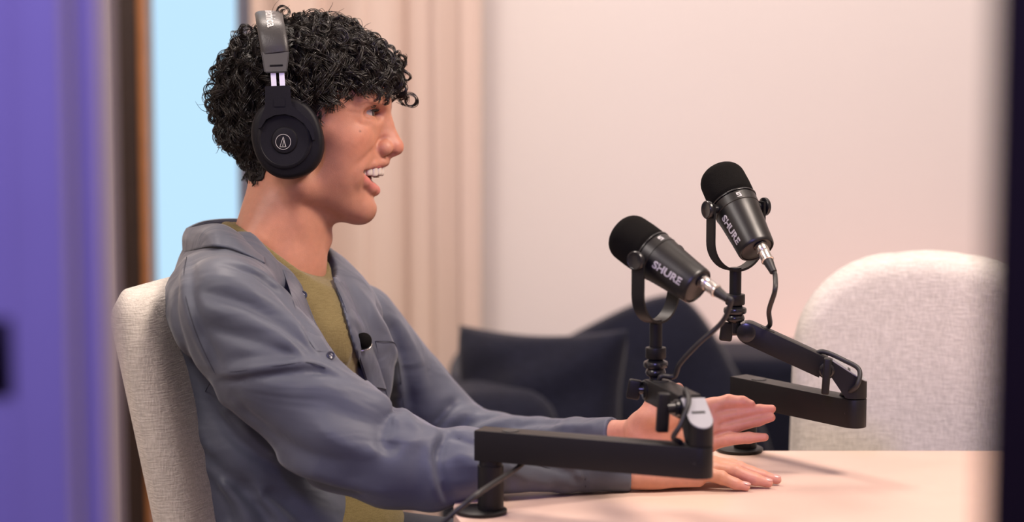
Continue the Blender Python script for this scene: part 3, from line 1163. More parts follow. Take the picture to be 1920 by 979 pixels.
# ================================================================== person: skin
person = empty('person', QV(560, 1000, 0) * 1.0, 'seated person in a blue-grey overshirt and olive T-shirt, wearing headphones, laughing', 'person')


def H(px, py, w=0.0):
    q = Q(px, py, 0)
    q[1] = w
    return q


def tint_mat(name, rough, sss, spec=0.45, bump=0.12, bscale=900, sheen=0.0):
    m = mat(name, (0.8, 0.8, 0.8), rough, spec=spec, sss=sss, sss_rad=(1.0, 0.32, 0.16), bump=bump, bscale=bscale, sheen=sheen)
    nt = m.node_tree
    b = nt.nodes['Principled BSDF']
    at = nt.nodes.new('ShaderNodeAttribute')
    at.attribute_name = 'tint'
    n = nt.nodes.new('ShaderNodeTexNoise')
    n.inputs['Scale'].default_value = 120
    n.inputs['Detail'].default_value = 4
    nt.links.new(nt.nodes['Texture Coordinate'].outputs['Object'], n.inputs['Vector'])
    mr = nt.nodes.new('ShaderNodeMapRange')
    mr.inputs['To Min'].default_value = 0.86
    mr.inputs['To Max'].default_value = 1.12
    nt.links.new(n.outputs['Fac'], mr.inputs['Value'])
    mx = nt.nodes.new('ShaderNodeMix')
    mx.data_type = 'RGBA'
    mx.blend_type = 'MULTIPLY'
    mx.inputs['Factor'].default_value = 1
    nt.links.new(at.outputs['Color'], mx.inputs['A'])
    nt.links.new(mr.outputs['Result'], mx.inputs['B'])
    nt.links.new(mx.outputs['Result'], b.inputs['Base Color'])
    return m


M['skin'] = tint_mat('skin', 0.48, 0.25)
SKIN = np.array([0.53, 0.24, 0.155])


def build_head():
    F = Field(Q(380, 560, 0) - np.array([0, 175, 0]), Q(775, 15, 0) + np.array([0, 175, 0]), 2.2)
    # skull and face block
    F.ell(H(576, 175), (146, 120, 119), k=10)
    F.cone(H(492, 232), H(522, 322), 72, 46, 30)
    F.ell(H(635, 240), (79, 92, 120), k=45)
    F.ell(H(664, 184), (58, 80, 58), k=30)
    for s in (-1, 1):
        F.cone(H(558, 280, s * 78), H(572, 350, s * 70), 28, 24, 30)
        F.cone(H(572, 350, s * 70), H(672, 390, s * 14), 24, 25, 26)
        F.ell(H(657, 264, s * 54), (40, 34, 32), k=24)          # raised cheek
        F.cone(H(640, 250, s * 76), H(570, 245, s * 92), 18, 16, 26)  # cheekbone
        F.ell(H(636, 312, s * 54), (54, 34, 58), k=30)          # cheek
    F.ell(H(632, 358), (62, 56, 57), k=24)
    F.ell(H(678, 391), (26, 28, 26), k=16)                       # chin
    F.ell(H(676, 300), (47, 42, 42), k=22)                       # upper jaw
    for s in (-1, 1):
        F.cone(H(714, 195, s * 12), H(690, 194, s * 66), 14, 14, 18)     # brow ridge
    for s in (-1, 1):
        F.ell(H(713, 217, s * 60), (30, 37, 14.5), k=12, cut=True)        # eye hollow
    # eyelids
    for s in (-1, 1):
        F.ell(H(684, 215, s * 41), (22.5, 25, 21), k=9)
        F.ell(H(704, 214.0, s * 46), (18, 26, 6.2), rot_yz(0, .05), k=2, cut=True)
        F.ell(H(690, 232, s * 46), (14, 24, 7), k=9)                     # lower lid pouch
    # nose
    F.cone(H(713, 204), H(723, 232), 14, 13, 12)
    F.cone(H(721, 228), H(738, 270), 13, 16, 10)
    F.ell(H(740, 277), (17, 17, 15), k=8)
    for s in (-1, 1):
        F.cone(H(715, 240, s * 6), H(724, 268, s * 12), 13, 11, 10)
        F.ell(H(720, 278.5, s * 22), (18, 12.5, 15), k=4)
    F.cone(H(736, 287), H(722, 295), 7, 8, 5)
    for s in (-1, 1):
        F.ell(H(735, 291, s * 12), (10, 6, 5), rot_yz(s * .35, .1), k=2, cut=True)
    # creases are laid on the real surface: march in from the side, use both halves
    def lay(pts, amp, wd, crisp=False):
        out = []
        for px, py in catmull(pts, 3):
            for w in np.arange(-172, 0, 1.5):
                q = H(px, py, w)
                i = [int(round((q[k] - F.ax[k][0]) / F.vox)) for k in range(3)]
                if F.v[tuple(i)] < 0:
                    out.append(q)
                    break
        if len(out) > 1:
            F.ridge(out, amp, wd, crisp)
            F.ridge([p * np.array([1, -1, 1]) for p in out], amp, wd, crisp)
    lay([(730, 258), (721, 259), (713, 264), (708, 273), (707, 284), (712, 293)], -3.4, 3.8)
    lay([(682, 208), (672, 204), (660, 200)], -1.0, 3)
    lay([(682, 217), (670, 217), (656, 215)], -1.0, 3)
    lay([(702, 234), (694, 238), (682, 238), (672, 232)], -1.6, 4)
    lay([(708, 203), (698, 200), (686, 203), (677, 210)], -2.2, 3)
    # laughing folds
    lay([(706, 278), (697, 290), (686, 303), (675, 314), (669, 328)], -2.4, 7.5)
    lay([(667, 330), (668, 350), (676, 370)], -1.2, 9)
    lay([(690, 254), (674, 264), (662, 282)], 3, 18)
    # open mouth
    F.ell(H(712, 330), (46, 54, 18), rot_yz(0, -.10), k=5, cut=True)
    F.ell(H(690, 325), (20, 66, 8), rot_yz(0, -.3), k=5, cut=True)
    F.ell(H(728, 332), (30, 30, 17), k=5, cut=True)
    for s in (-1, 1):
        up = [H(722, 303), H(718, 305, s * 16), H(702, 309.5, s * 37), H(677, 319, s * 57)]
        for (a, b, ra, rb) in zip(up, up[1:], (8, 7.5, 6.5), (7.5, 6.5, 4)):
            F.cone(a, b, ra, rb, 5)
        lo = [H(702, 357), H(697, 353, s * 18), H(687, 342, s * 40), H(676, 325, s * 57)]
        for (a, b, ra, rb) in zip(lo, lo[1:], (10, 10, 8.5), (10, 8.5, 4)):
            F.cone(a, b, ra, rb, 6)
    F.ridge([H(706, 375, -26), H(703, 376), H(706, 375, 26)], -2.5, 8)
    # neck
    F.cone(H(556, 340), H(528, 500), 76, 80, 22)
    F.cone(H(517, 320), H(486, 430), 36, 44, 26)
    F.cone(H(528, 500), H(522, 560), 78, 80, 20)
    F.ell(H(605, 447), (17, 13, 20), k=16)
    for s in (-1, 1):
        F.cone(H(507, 400, s * 34), H(485, 450, s * 58), 38, 36, 30)
        F.ridge([H(545, 345, s * 82), H(570, 420, s * 66), H(590, 500, s * 28)], 6, 13)
    F.ridge([H(556, 372, -74), H(606, 398, -58), H(655, 420, -26)], -3, 12)
    V, Fc = F.mesh()
    V = smooth_verts(V, Fc, 2, 0.5)
    # skin tint
    P = V.copy(); P[:, 1] = np.abs(P[:, 1])
    col = np.tile(SKIN, (len(V), 1))
    def blend(d, w, c, amt):
        nonlocal col
        a = (amt * np.exp(-(d / w) ** 2))[:, None]
        col = col * (1 - a) + np.array(c) * a
    blend(np.linalg.norm((P - H(672, 272, 66)) / [1, 1, .8], axis=1), 36, (0.55, 0.19, 0.11), .5)
    blend(np.linalg.norm(P - H(745, 280, 0), axis=1), 24, (0.56, 0.20, 0.13), .6)
    lipU = [H(724, 306), H(719, 308, 16), H(703, 312, 37), H(678, 320, 57)]
    lipL = [H(705, 356), H(700, 352, 18), H(689, 341, 40), H(677, 325, 57)]
    for l, w in ((lipU, 6.5), (lipL, 11.0)):
        d = seg_dist(P, l)
        a = np.clip((w - d) / 3.0, 0, 1)[:, None] * .85
        col = col * (1 - a) + np.array([0.60, 0.19, 0.16]) * a
    inm = ell_d([P[:, 0], P[:, 1], P[:, 2]], H(704, 331), np.array([44, 43, 17.]))
    a = np.clip((-inm - 1) / 3, 0, 1)[:, None] * (P[:, 0] < H(708, 0)[0])[:, None]
    col = col * (1 - a) + np.array([0.16, 0.03, 0.03]) * a
    # faint beard shade on jaw, chin, upper lip
    for c_, w in ((H(640, 385, 50), 50), (H(690, 395, 0), 30), (H(726, 298, 8), 12)):
        blend(np.linalg.norm(P - c_, axis=1), w, (0.36, 0.17, 0.105), .35)
    # lid margin darkening, mole
    m_ = np.hypot(V[:, 0] - H(681, 251)[0], V[:, 2] - H(681, 251)[2]) + np.where(V[:, 1] < 0, 0, 1e3)
    blend(m_, 1.9, (0.10, 0.04, 0.03), .8)
    return V, Fc, col, F


HV, HF, HC, HEADF = build_head()


# ------------------------------------------------------------------ hands
def finger(F, pts, rad, k=5):
    for (a, b, ra, rb) in zip(pts, pts[1:], rad, rad[1:]):
        F.cone(a, b, ra, rb, k)


def build_right_hand():
    """palm down on the table, fingers towards +x, little finger nearest the camera"""
    F = Field(Q(1130, 960, -380), Q(1490, 820, -100), 2.0)
    w0 = -238
    ww = -262
    G = lambda px, py, w: Q(px, py, w)
    # wrist and palm
    F.ell(G(1165, 893, ww - 5), (50, 20, 19), k=6)
    F.cone(G(1120, 891, ww - 14), G(1172, 893, ww - 4), 18, 20, 6)
    F.cone(G(1172, 893, ww - 4), G(1208, 893, ww), 20, 23, 6)
    F.cone(G(1195, 892, ww - 6), G(1230, 893, ww - 4), 23, 21, 10)
    F.cone(G(1200, 888, ww + 12), G(1235, 887, ww + 22), 22, 20, 10)
    kn = [(1322, 888, w0 - 26), (1336, 878, w0 - 4), (1338, 871, w0 + 18), (1330, 869, w0 + 42)]   # little .. index
    for (x, y, w) in kn:
        F.cone(G(1222, 890, ww + (w - w0) * .5 + 4), G(x, y, w), 19, 13.5, 14)
    F.cone(G(1235, 902, ww - 8), G(1310, 902, w0 - 24), 12, 11, 10)
    # fingers: knuckle, middle joint, last joint, tip
    fin = [
        [(1322, 888, w0 - 26), (1352, 896, w0 - 32), (1378, 907, w0 - 32), (1399, 913, w0 - 31)],
        [(1336, 878, w0 - 4), (1378, 885, w0 - 6), (1416, 899, w0 - 8), (1441, 906, w0 - 8)],
        [(1338, 871, w0 + 18), (1386, 879, w0 + 20), (1429, 893, w0 + 20), (1457, 900, w0 + 19)],
        [(1330, 869, w0 + 42), (1372, 874, w0 + 50), (1408, 885, w0 + 52), (1434, 893, w0 + 52)],
    ]
    rr = [(13, 11.5, 10, 7.5), (14, 12.5, 11, 8), (14, 12.5, 11, 8), (13.5, 12.5, 10.5, 8)]
    for f, r in zip(fin, rr):
        finger(F, [G(*p) for p in f], r, 4)
    # thumb, on the far side
    finger(F, [G(1240, 884, w0 + 30), G(1285, 880, w0 + 70), G(1322, 881, w0 + 88), G(1348, 884, w0 + 96)], (19, 14.5, 12, 8.5), 10)
    # tendons and knuckle relief
    for (x, y, w) in kn[:3]:
        F.ridge([G(1245, 872, ww + 4 + (w - w0) * .7), G(x, y - 14, w)], 2.2, 6)
        F.ell(G(x, y - 9, w), (9, 8, 6), k=5)
    for f in fin:
        p = np.array(f[1])
        F.ell(G(p[0], p[1] - 5, p[2]), (9, 9, 8), k=5)
    V, Fc = F.mesh()
    V = smooth_verts(V, Fc, 1, 0.5)
    nails = []
    for f in fin:
        a, b = G(*f[2]), G(*f[3])
        nails.append((a, b))
    return V, Fc, fin, kn


def build_left_hand():
    """raised hand, palm towards the camera, fingers towards +x"""
    F = Field(Q(1100, 905, -185), Q(1490, 700, 75), 2.0)
    w0 = -70
    G = lambda px, py, w=0: Q(px, py, w0 + w)
    F.cone(G(1112, 816, 105), G(1152, 811, 60), 18, 21, 6)
    F.cone(G(1152, 811, 60), G(1198, 808, 14), 21, 24, 10)
    # palm: metacarpals
    kn = [(1338, 762, 12), (1342, 786, 6), (1338, 808, 4), (1330, 832, 0)]        # index .. little
    st = [(1205, 792, 12), (1205, 802, 8), (1204, 812, 4), (1206, 822, 0)]
    for (a, b) in zip(st, kn):
        F.cone(G(*a), G(*b), 23, 17, 16)
    # thenar and hypothenar pads
    F.ell(G(1236, 786, -14), (44, 24, 30), k=14)
    F.ell(G(1262, 826, -10), (50, 20, 22), k=14)
    fin = [
        [(1338, 762, 12), (1366, 754, 4), (1392, 755, -4), (1408, 758, -8)],
        [(1342, 786, 6), (1386, 777, 0), (1424, 770, -4), (1447, 767, -6)],
        [(1338, 808, 4), (1382, 797, -2), (1422, 788, -8), (1446, 783, -12)],
        [(1330, 832, 0), (1364, 824, -12), (1404, 821, -20), (1434, 820, -24)],
    ]
    rr = [(16, 14, 12, 8), (15, 13, 11.5, 8), (15, 13, 11, 8), (14, 12, 10.5, 7.5)]
    for f, r in zip(fin, rr):
        finger(F, [G(*p) for p in f], r, 4)
    # thumb rising from the side of the palm, pointing up and towards the camera side
    finger(F, [G(1215, 792, 0), G(1232, 756, -8), G(1250, 738, -10), G(1272, 728, -10)], (24, 19, 15, 10), 12)
    # lines between the closed fingers
    for side_ in (-14, 14):
        F.ridge([G(1340, 773, 8 + side_), G(1372, 766, 2 + side_), G(1412, 763, -5 + side_), G(1425, 761, -6 + side_)], -7, 4)
        F.ridge([G(1345, 798, 5 + side_), G(1385, 788, -1 + side_), G(1424, 779, -6 + side_), G(1462, 774, -9 + side_)], -7, 4)
        F.ridge([G(1335, 818, 3 + side_), G(1352, 812, 0 + side_), G(1370, 809, -5 + side_)], -5, 4)
    # palm creases
    F.ridge([G(1282, 770, -34), G(1262, 780, -38), G(1252, 800, -38), G(1258, 826, -36)], -3.4, 5)
    F.ridge([G(1236, 775, -42), G(1252, 782, -42), G(1262, 796, -40)], 3.0, 5)
    F.ridge([G(1232, 792, -42), G(1250, 800, -42)], -2.5, 4)
    F.ridge([G(1330, 780, -16), G(1300, 796, -18), G(1280, 812, -20)], -2.5, 5)
    for f in fin:
        for j in (1, 2):
            p = f[j]
            F.ridge([G(p[0], p[1] - 12, p[2] - 12), G(p[0], p[1] + 12, p[2] - 12)], -1.6, 3.5)
    V, Fc = F.mesh()
    V = smooth_verts(V, Fc, 1, 0.5)
    return V, Fc, fin


RV, RF, rfin, rkn = build_right_hand()
LV, LF, lfin = build_left_hand()


def hand_tint(V, tips, pink):
    col = np.tile(SKIN * np.array([1.14, 1.28, 1.36]), (len(V), 1))
    col = col * (1 - pink) + np.array([0.62, 0.25, 0.17]) * pink
    for t in tips:
        a = (.45 * np.exp(-(np.linalg.norm(V - t, axis=1) / 22) ** 2))[:, None]
        col = col * (1 - a) + np.array([0.68, 0.27, 0.20]) * a
    return col


RC = hand_tint(RV, [Q(*f[3]) for f in rfin], .12)
LC = hand_tint(LV, [Q(f[3][0], f[3][1], -70 + f[3][2]) for f in lfin], .45)


def build_trunk():
    """arms, trunk and legs under the clothes, so that the body is one figure"""
    F = Field(Q(280, 1650, -420), Q(1240, 470, 420), 9.0)
    F.cone(Q(470, 620, -150), Q(580, 620, 150), 55, 55, 30)
    F.ell(Q(505, 660, 0), (80, 150, 140), rot_yz(.44), k=30)
    F.ell(Q(570, 880, 0), (85, 130, 180), rot_yz(.44), k=30)
    F.cone(Q(520, 500, 0), Q(512, 600, 0), 60, 70, 20)
    F.cone(Q(450, 610, -220), Q(640, 772, -322), 52, 46, 16)
    F.cone(Q(640, 772, -322), Q(800, 868, -330), 46, 40, 10)
    F.cone(Q(800, 868, -330), Q(1080, 888, -290), 36, 20, 8)
    F.cone(Q(1080, 888, -290), Q(1180, 894, -266), 20, 19, 4)
    F.cone(Q(650, 615, 210), Q(770, 728, 315), 50, 42, 16)
    F.cone(Q(770, 728, 315), Q(868, 816, 318), 42, 38, 10)
    F.cone(Q(868, 816, 318), Q(1010, 830, 160), 34, 26, 8)
    F.cone(Q(1010, 830, 160), Q(1140, 812, 0), 24, 19, 6)
    V, Fc = F.mesh()
    return V, Fc, np.tile(SKIN, (len(V), 1))


TV, TF, TC = build_trunk()
parts = [(HV, HF, HC), (RV, RF, RC), (LV, LF, LC), (TV, TF, TC)]
off, vs_, fs_, cs_ = 0, [], [], []
for v, f, c in parts:
    vs_.append(v); fs_.append(f + off); cs_.append(c); off += len(v)
body = mesh_np('body', q2w(np.concatenate(vs_)), np.concatenate(fs_), M['skin'], person)
color_attr(body, np.concatenate(cs_))

# ------------------------------------------------------------------ eyes, teeth, tongue
M['sclera'] = mat('eye_white', (0.44, 0.38, 0.36), 0.2, noise=0.03, nscale=200, coat=0.5)
M['iris'] = mat('iris_brown', (0.035, 0.016, 0.008), 0.1, noise=0.3, nscale=900, coat=1.0)
M['teeth'] = mat('tooth_enamel', (0.66, 0.56, 0.47), 0.2, noise=0.03, nscale=300, sss=0.1, coat=0.4)
M['gum'] = mat('gum_flesh', (0.42, 0.10, 0.09), 0.3, noise=0.1, nscale=200, sss=0.1)
M['brow_hair'] = mat('brow_hair', (0.016, 0.009, 0.006), 0.5, noise=0.3, nscale=400)


def q_lathe(bm, prof, c, axis, n=28):
    c = Vector(q2w(c))
    ax_ = Vector(np.asarray(axis, float) @ _ax)
    bm_lathe(bm, [(r / S, z / S) for r, z in prof], frame(c, ax_), n)


for s in (-1, 1):
    c = H(683.5, 215, s * 41)
    prof = [(20 * math.sin(math.pi * k / 24) + .01, -20 * math.cos(math.pi * k / 24)) for k in range(25)]
    bm = bmesh.new()
    q_lathe(bm, prof, c, (1, s * .05, 0), 32)
    eb = bm_obj('eyeball', bm, M['sclera'], person, angle=None)
    bm = bmesh.new()
    q_lathe(bm, [(9.5, 17.7), (9.0, 18.6), (6, 20.6), (2.5, 21.6), (.01, 21.8)], c, (1, -.02 + s * .02, .03), 28)
    bm_obj('iris', bm, M['iris'], eb, angle=None)


def hair_tubes(curves, radii, sides=4):
    """Arrays of equal-length polylines (n, m, 3) in body units -> verts, faces of tapered tubes."""
    C = np.asarray(curves, dtype=np.float64)
    n, m, _ = C.shape
    T = np.gradient(C, axis=1)
    T /= np.linalg.norm(T, axis=2, keepdims=True) + 1e-9
    ref = np.array([0.31, 0.77, 0.55])
    A = np.cross(T, ref)
    A /= np.linalg.norm(A, axis=2, keepdims=True) + 1e-9
    B = np.cross(T, A)
    tap = np.sin(np.pi * (0.12 + 0.80 * np.linspace(0, 1, m))) ** .6
    R = np.asarray(radii)[:, None] * tap[None, :]
    verts = []
    for k in range(sides):
        a = 2 * math.pi * k / sides
        verts.append(C + R[..., None] * (A * math.cos(a) + B * math.sin(a)))
    Vt = np.stack(verts, axis=2).reshape(-1, 3)
    i, j, k = np.meshgrid(np.arange(n), np.arange(m - 1), np.arange(sides), indexing='ij')
    idx = lambda i, j, k: (i * m + j) * sides + k % sides
    Fc = np.stack([idx(i, j, k), idx(i, j, k + 1), idx(i, j + 1, k + 1), idx(i, j + 1, k)], axis=-1).reshape(-1, 4)
    return Vt, Fc


# brows and lashes
for s in (-1, 1):
    br, rad = [], []
    for _ in range(130):
        t = rng.random()
        base = np.array([725 - 34 * t ** 1.2, 190 - 7 * math.sin(math.pi * (t * .8 + .1)) + rng.normal(0, 3.4), 0])
        lat_ = 10 + 56 * t
        p0 = H(base[0] + 2.5, base[1], s * lat_)
        d = H(base[0] - 6 - rng.random() * 3, base[1] - 3 + 4 * t + rng.normal(0, 1), s * (lat_ + 9)) - p0
        br.append([p0 + d * q for q in np.linspace(0, 1, 5)])
        rad.append(.75)
    Vt, Fc = hair_tubes(br, rad, 3)
    mesh_np('eyebrow', q2w(Vt), Fc, M['brow_hair'], person)
for s in (-1, 1):
    la, rad = [], []
    for _ in range(46):
        t = rng.random() * 2 - 1
        p0 = H(705.0 - 9 * t * t, 209.0 + 2.2 * t * t, s * 41 + 19 * t)
        tip = p0 + np.array([9 - 3 * abs(t) + rng.normal(0, 1), 3 * t * s, 1 + rng.normal(0, 1)])
        mid = (p0 + tip) / 2 + np.array([0, 0, -2])
        la.append([p0, p0 * .5 + mid * .5, mid, mid * .5 + tip * .5, tip])
        rad.append(.55)
    Vt, Fc = hair_tubes(la, rad, 3)
    tag(mesh_np('eyelashes', q2w(Vt), Fc, M['brow_hair'], person), kind='stuff')

# teeth: upper arch, each tooth its own mesh
tooth_w = [15, 13, 14, 13, 13, 13]
arc = []
pos = 0
for side in (-1, 1):
    s_ = 0
    for i, wd in enumerate(tooth_w):
        mid = s_ + wd / 2
        s_ += wd
        # arch: parabola in plan
        th = mid / 38.0
        x = 716 - 30 * (1 - math.cos(min(th, 1.5))) - max(0, mid - 55) * .75
        w = side * 40 * math.sin(min(th, 1.45))
        nx_, ny_ = math.cos(th * .85), side * math.sin(th * .85)
        hgt = [18.5, 17, 18, 15, 14, 13][i]
        top = 310.5 + 0.11 * mid
        c0 = H(x, top + hgt / 2, w)
        out = np.array([nx_, ny_, 0])
        tan = np.array([-ny_, nx_, 0])
        bm = bmesh.new()
        n = 10
        for a in range(n + 1):
            pass
        grid = {}
        for a in range(-4, 5):
            for b in range(-4, 5):
                u, v = a / 4, b / 4
                taper = 1 - .13 * max(0, v)          # narrower towards the gum (v up)
                ru = math.copysign(abs(u) ** .9, u)
                bul = 4.5 * math.sqrt(max(0, 1 - (abs(u) ** 3) * .8)) * math.sqrt(max(0, 1 - max(0, -v) ** 5 * .75))
                rad_c = 1 - .24 * (abs(u) ** 3) * (1 if v < 0 else 0) * abs(v)
                p = c0 + tan * (wd / 2 * .93 * ru * taper) + np.array([0, 0, hgt / 2 * v * rad_c]) + out * bul
                grid[a, b, 0] = bm.verts.new(q2w(p))
                p2 = c0 + tan * (wd / 2 * .9 * ru * taper) + np.array([0, 0, hgt / 2 * v * .97]) - out * 3
                grid[a, b, 1] = bm.verts.new(q2w(p2))
        for k in (0, 1):
            for a in range(-4, 4):
                for b in range(-4, 4):
                    bm.faces.new([grid[a, b, k], grid[a + 1, b, k], grid[a + 1, b + 1, k], grid[a, b + 1, k]])
        ring = [(a, -4) for a in range(-4, 4)] + [(4, b) for b in range(-4, 4)] + [(a, 4) for a in range(4, -4, -1)] + [(-4, b) for b in range(4, -4, -1)]
        for q, r_ in zip(ring, ring[1:] + ring[:1]):
            bm.faces.new([grid[q[0], q[1], 0], grid[r_[0], r_[1], 0], grid[r_[0], r_[1], 1], grid[q[0], q[1], 1]])
        bm_obj('tooth', bm, M['teeth'], person, angle=60)
# upper gum
gp = []
for mid in np.linspace(-66, 66, 27):
    th = abs(mid) / 38.0
    gp.append(q2w(H(717 - 30 * (1 - math.cos(min(th, 1.5))) - max(0, abs(mid) - 55) * .75, 309.5 + .11 * abs(mid), math.copysign(40 * math.sin(min(th, 1.45)), mid))))
bm = bmesh.new()
bm_tube(bm, gp, 5.2 / S, 12)
bm_obj('gum', bm, M['gum'], person, angle=None)
# tongue
bm = bmesh.new()
bmesh.ops.create_uvsphere(bm, u_segments=24, v_segments=14, radius=1)
bm.transform(Matrix.Translation(q2w(H(672, 343))) @ Matrix.Rotation(-.35, 4, 'Y') @ Matrix.Diagonal((27 / S, 26 / S, 9 / S, 1)))
bm_obj('tongue', bm, M['gum'], person, angle=None)
# ================================================================== curly hair
M['hair'] = mat('dark_hair', (0.012, 0.008, 0.006), 0.34, spec=0.55, noise=0.4, nscale=500)
M['hair_cap'] = mat('dark_hair_roots', (0.008, 0.006, 0.005), 0.7, noise=0.5, nscale=300, bump=1.0, bscale=160)

HAIR_POLY = [(716, 92), (704, 128), (672, 158), (640, 182), (622, 205), (606, 222), (600, 262), (588, 262), (560, 236), (520, 250), (512, 312), (500, 345), (470, 345), (420, 300), (380, 200), (384, 100), (430, 40), (560, 10), (680, 30)]


def sample_head(P):
    idx = []
    for i in range(3):
        f = (P[..., i] - HEADF.ax[i][0]) / HEADF.vox
        idx.append(np.clip(np.rint(f).astype(int), 1, len(HEADF.ax[i]) - 2))
    v = HEADF.v
    i, j, k = idx
    d = v[i, j, k]
    g = np.stack([v[i + 1, j, k] - v[i - 1, j, k], v[i, j + 1, k] - v[i, j - 1, k], v[i, j, k + 1] - v[i, j, k - 1]], axis=-1) / (2 * HEADF.vox)
    g = g / (np.linalg.norm(g, axis=-1, keepdims=True) + 1e-6)
    return d, g


# cap under the curls
CF = Field(Q(380, 360, 0) - np.array([0, 170, 0]), Q(770, 8, 0) + np.array([0, 170, 0]), 4.0)
gx, gy, gz = np.meshgrid(*CF.ax, indexing='ij')
PP = np.stack([gx, gy, gz], axis=-1)
d, _ = sample_head(PP)
pxx, pyy = gx + 960, 489.5 - gz
top = np.clip((200 - pyy) / 120, 0, 1)
pd = poly_d(pxx, pyy, HAIR_POLY)
CF.v = np.maximum(d - (3.5 + 12.5 * top), pd + 3).astype(np.float32)
V_, F_ = CF.mesh()
V_ = smooth_verts(V_, F_, 2)
mesh_np('hair_cap', q2w(V_), F_, M['hair_cap'], person)

# roots on the scalp
cand = HV[(poly_d(HV[:, 0] + 960, 489.5 - HV[:, 2], HAIR_POLY) < -2)]
crown = H(515, 50, 0)


def make_locks(n_locks, strands, m, seed):
    r = np.random.default_rng(seed)
    roots = cand[r.integers(0, len(cand), n_locks * 3)]
    # the near side and the top show most
    keep = r.random(len(roots)) < np.where(roots[:, 1] < 30, 1.0, .35)
    roots = roots[keep][:n_locks]
    n = len(roots)
    d, nrm = sample_head(roots)
    rad_dir = roots - crown
    flow = rad_dir - nrm * np.sum(rad_dir * nrm, axis=1, keepdims=True)
    flow /= np.linalg.norm(flow, axis=1, keepdims=True) + 1e-6
    flow += r.normal(0, .35, flow.shape)
    py = 489.5 - roots[:, 2]
    px = roots[:, 0] + 960
    topness = np.clip((235 - py) / 150, 0, 1)
    nape = np.clip((py - 230) / 90, 0, 1) * (px < 560)
    side = np.clip((py - 170) / 70, 0, 1) * (px > 540)
    length = (30 + 52 * topness) * (1 - .72 * nape) * (1 - .5 * side) * r.uniform(.7, 1.25, n)
    front = np.clip((px - 640) / 50, 0, 1) * topness
    length *= 1 + .15 * front
    temple = np.clip((px - 600) / 40, 0, 1) * np.clip((py - 120) / 40, 0, 1)
    length *= 1 - .45 * temple
    off0 = r.uniform(2, 13, n) * (.35 + .65 * topness) * (1 - .6 * nape)
    rise = r.uniform(2, 16, n) * (.3 + .7 * topness) * (1 - .7 * nape)
    rc = (4 + 13 * r.random(n) ** 1.3) * (1 - .66 * nape) * (1 - .45 * side)
    turns = length / r.uniform(34, 85, n)
    ph = r.uniform(0, 6.28, n)
    hand = np.where(r.random(n) < .5, 1, -1)
    t = np.linspace(0, 1, m)
    C = roots[:, None, :] + np.zeros((n, m, 3))
    step = (length / (m - 1))[:, None]
    cur = roots + nrm * off0[:, None]
    dirv = flow / np.linalg.norm(flow, axis=1, keepdims=True)
    N = np.zeros((n, m, 3)); T = np.zeros((n, m, 3))
    for i in range(m):
        dd, gg = sample_head(cur)
        want = off0 + rise * math.sin(math.pi * min(1, .15 + t[i] * .8))
        low = dd < want
        cur = cur + gg * (np.where(low, (want - dd), (want - dd) * .25) * .5)[:, None]
        C[:, i], N[:, i], T[:, i] = cur, gg, dirv
        dirv = dirv + np.array([.0, 0, -.035])
        dirv = dirv - gg * np.sum(dirv * gg, axis=1, keepdims=True) * .7
        dirv /= np.linalg.norm(dirv, axis=1, keepdims=True) + 1e-6
        cur = cur + dirv * step
    B = np.cross(T, N)
    allc, allr = [], []
    for s in range(strands):
        a = hand[:, None] * (2 * math.pi * turns[:, None] * t[None, :] ** .9) + ph[:, None] + r.normal(0, .28, n)[:, None] + (r.normal(0, .5, n)[:, None] * t[None, :])
        amp = rc[:, None] * (0.15 + 0.85 * np.clip(t[None, :] * 2.2, 0, 1)) * r.uniform(.8, 1.2, n)[:, None]
        j1, j2 = r.normal(0, 1.9, n)[:, None, None], r.normal(0, 1.9, n)[:, None, None]
        P = C + N * (np.cos(a) * amp)[..., None] + B * (np.sin(a) * amp)[..., None] + N * (j1 + (rc * .35)[:, None, None]) + B * j2 * (.4 + t[None, :, None])
        allc.append(P)
        allr.append(r.uniform(.5, .95, n))
    return np.concatenate(allc), np.concatenate(allr)


c1, r1 = make_locks(1350, 6, 26, 3)
Vt, Fc = hair_tubes(c1, r1, 3)
hair = mesh_np('hair', q2w(Vt), Fc, M['hair'], person)
tag(hair, kind='stuff')

# big ringlets over the forehead, on top and at the back edge, placed one by one
ring_spec = [(742, 128, -20, 11), (752, 140, 10, 10), (735, 165, -30, 13), (746, 175, -14, 11), (752, 186, 6, 9), (722, 150, -55, 12), (707, 168, -62, 12), (690, 178, -72, 12),
             (672, 178, -80, 11), (655, 182, -88, 10), (640, 186, -94, 9), (628, 196, -98, 11), (716, 184, -48, 12), (700, 186, -60, 10), (740, 150, 20, 11), (728, 120, -50, 12), (745, 112, 0, 10), (716, 100, -60, 11),
             (540, 30, -40, 11), (565, 40, -50, 12), (600, 38, -30, 12), (640, 44, -30, 12), (672, 62, -20, 11), (700, 84, -20, 11), (722, 104, 0, 10),
             (466, 62, -40, 12), (446, 84, -30, 12), (424, 112, -30, 12), (408, 140, -30, 11), (400, 170, -20, 11), (398, 196, -20, 10), (404, 222, -30, 9), (412, 246, -30, 8), (424, 268, -30, 8),
             (610, 60, -90, 12), (640, 85, -100, 13), (668, 100, -90, 12), (690, 125, -85, 12), (660, 135, -100, 12), (630, 120, -112, 13), (600, 100, -118, 12), (580, 130, -126, 12), (610, 150, -120, 12), (640, 158, -108, 11), (575, 80, -100, 12), (440, 140, -80, 12), (460, 110, -90, 12), (430, 180, -70, 11), (450, 210, -80, 10)]
cv, rd_ = [], []
m = 34
t = np.linspace(0, 1, m)
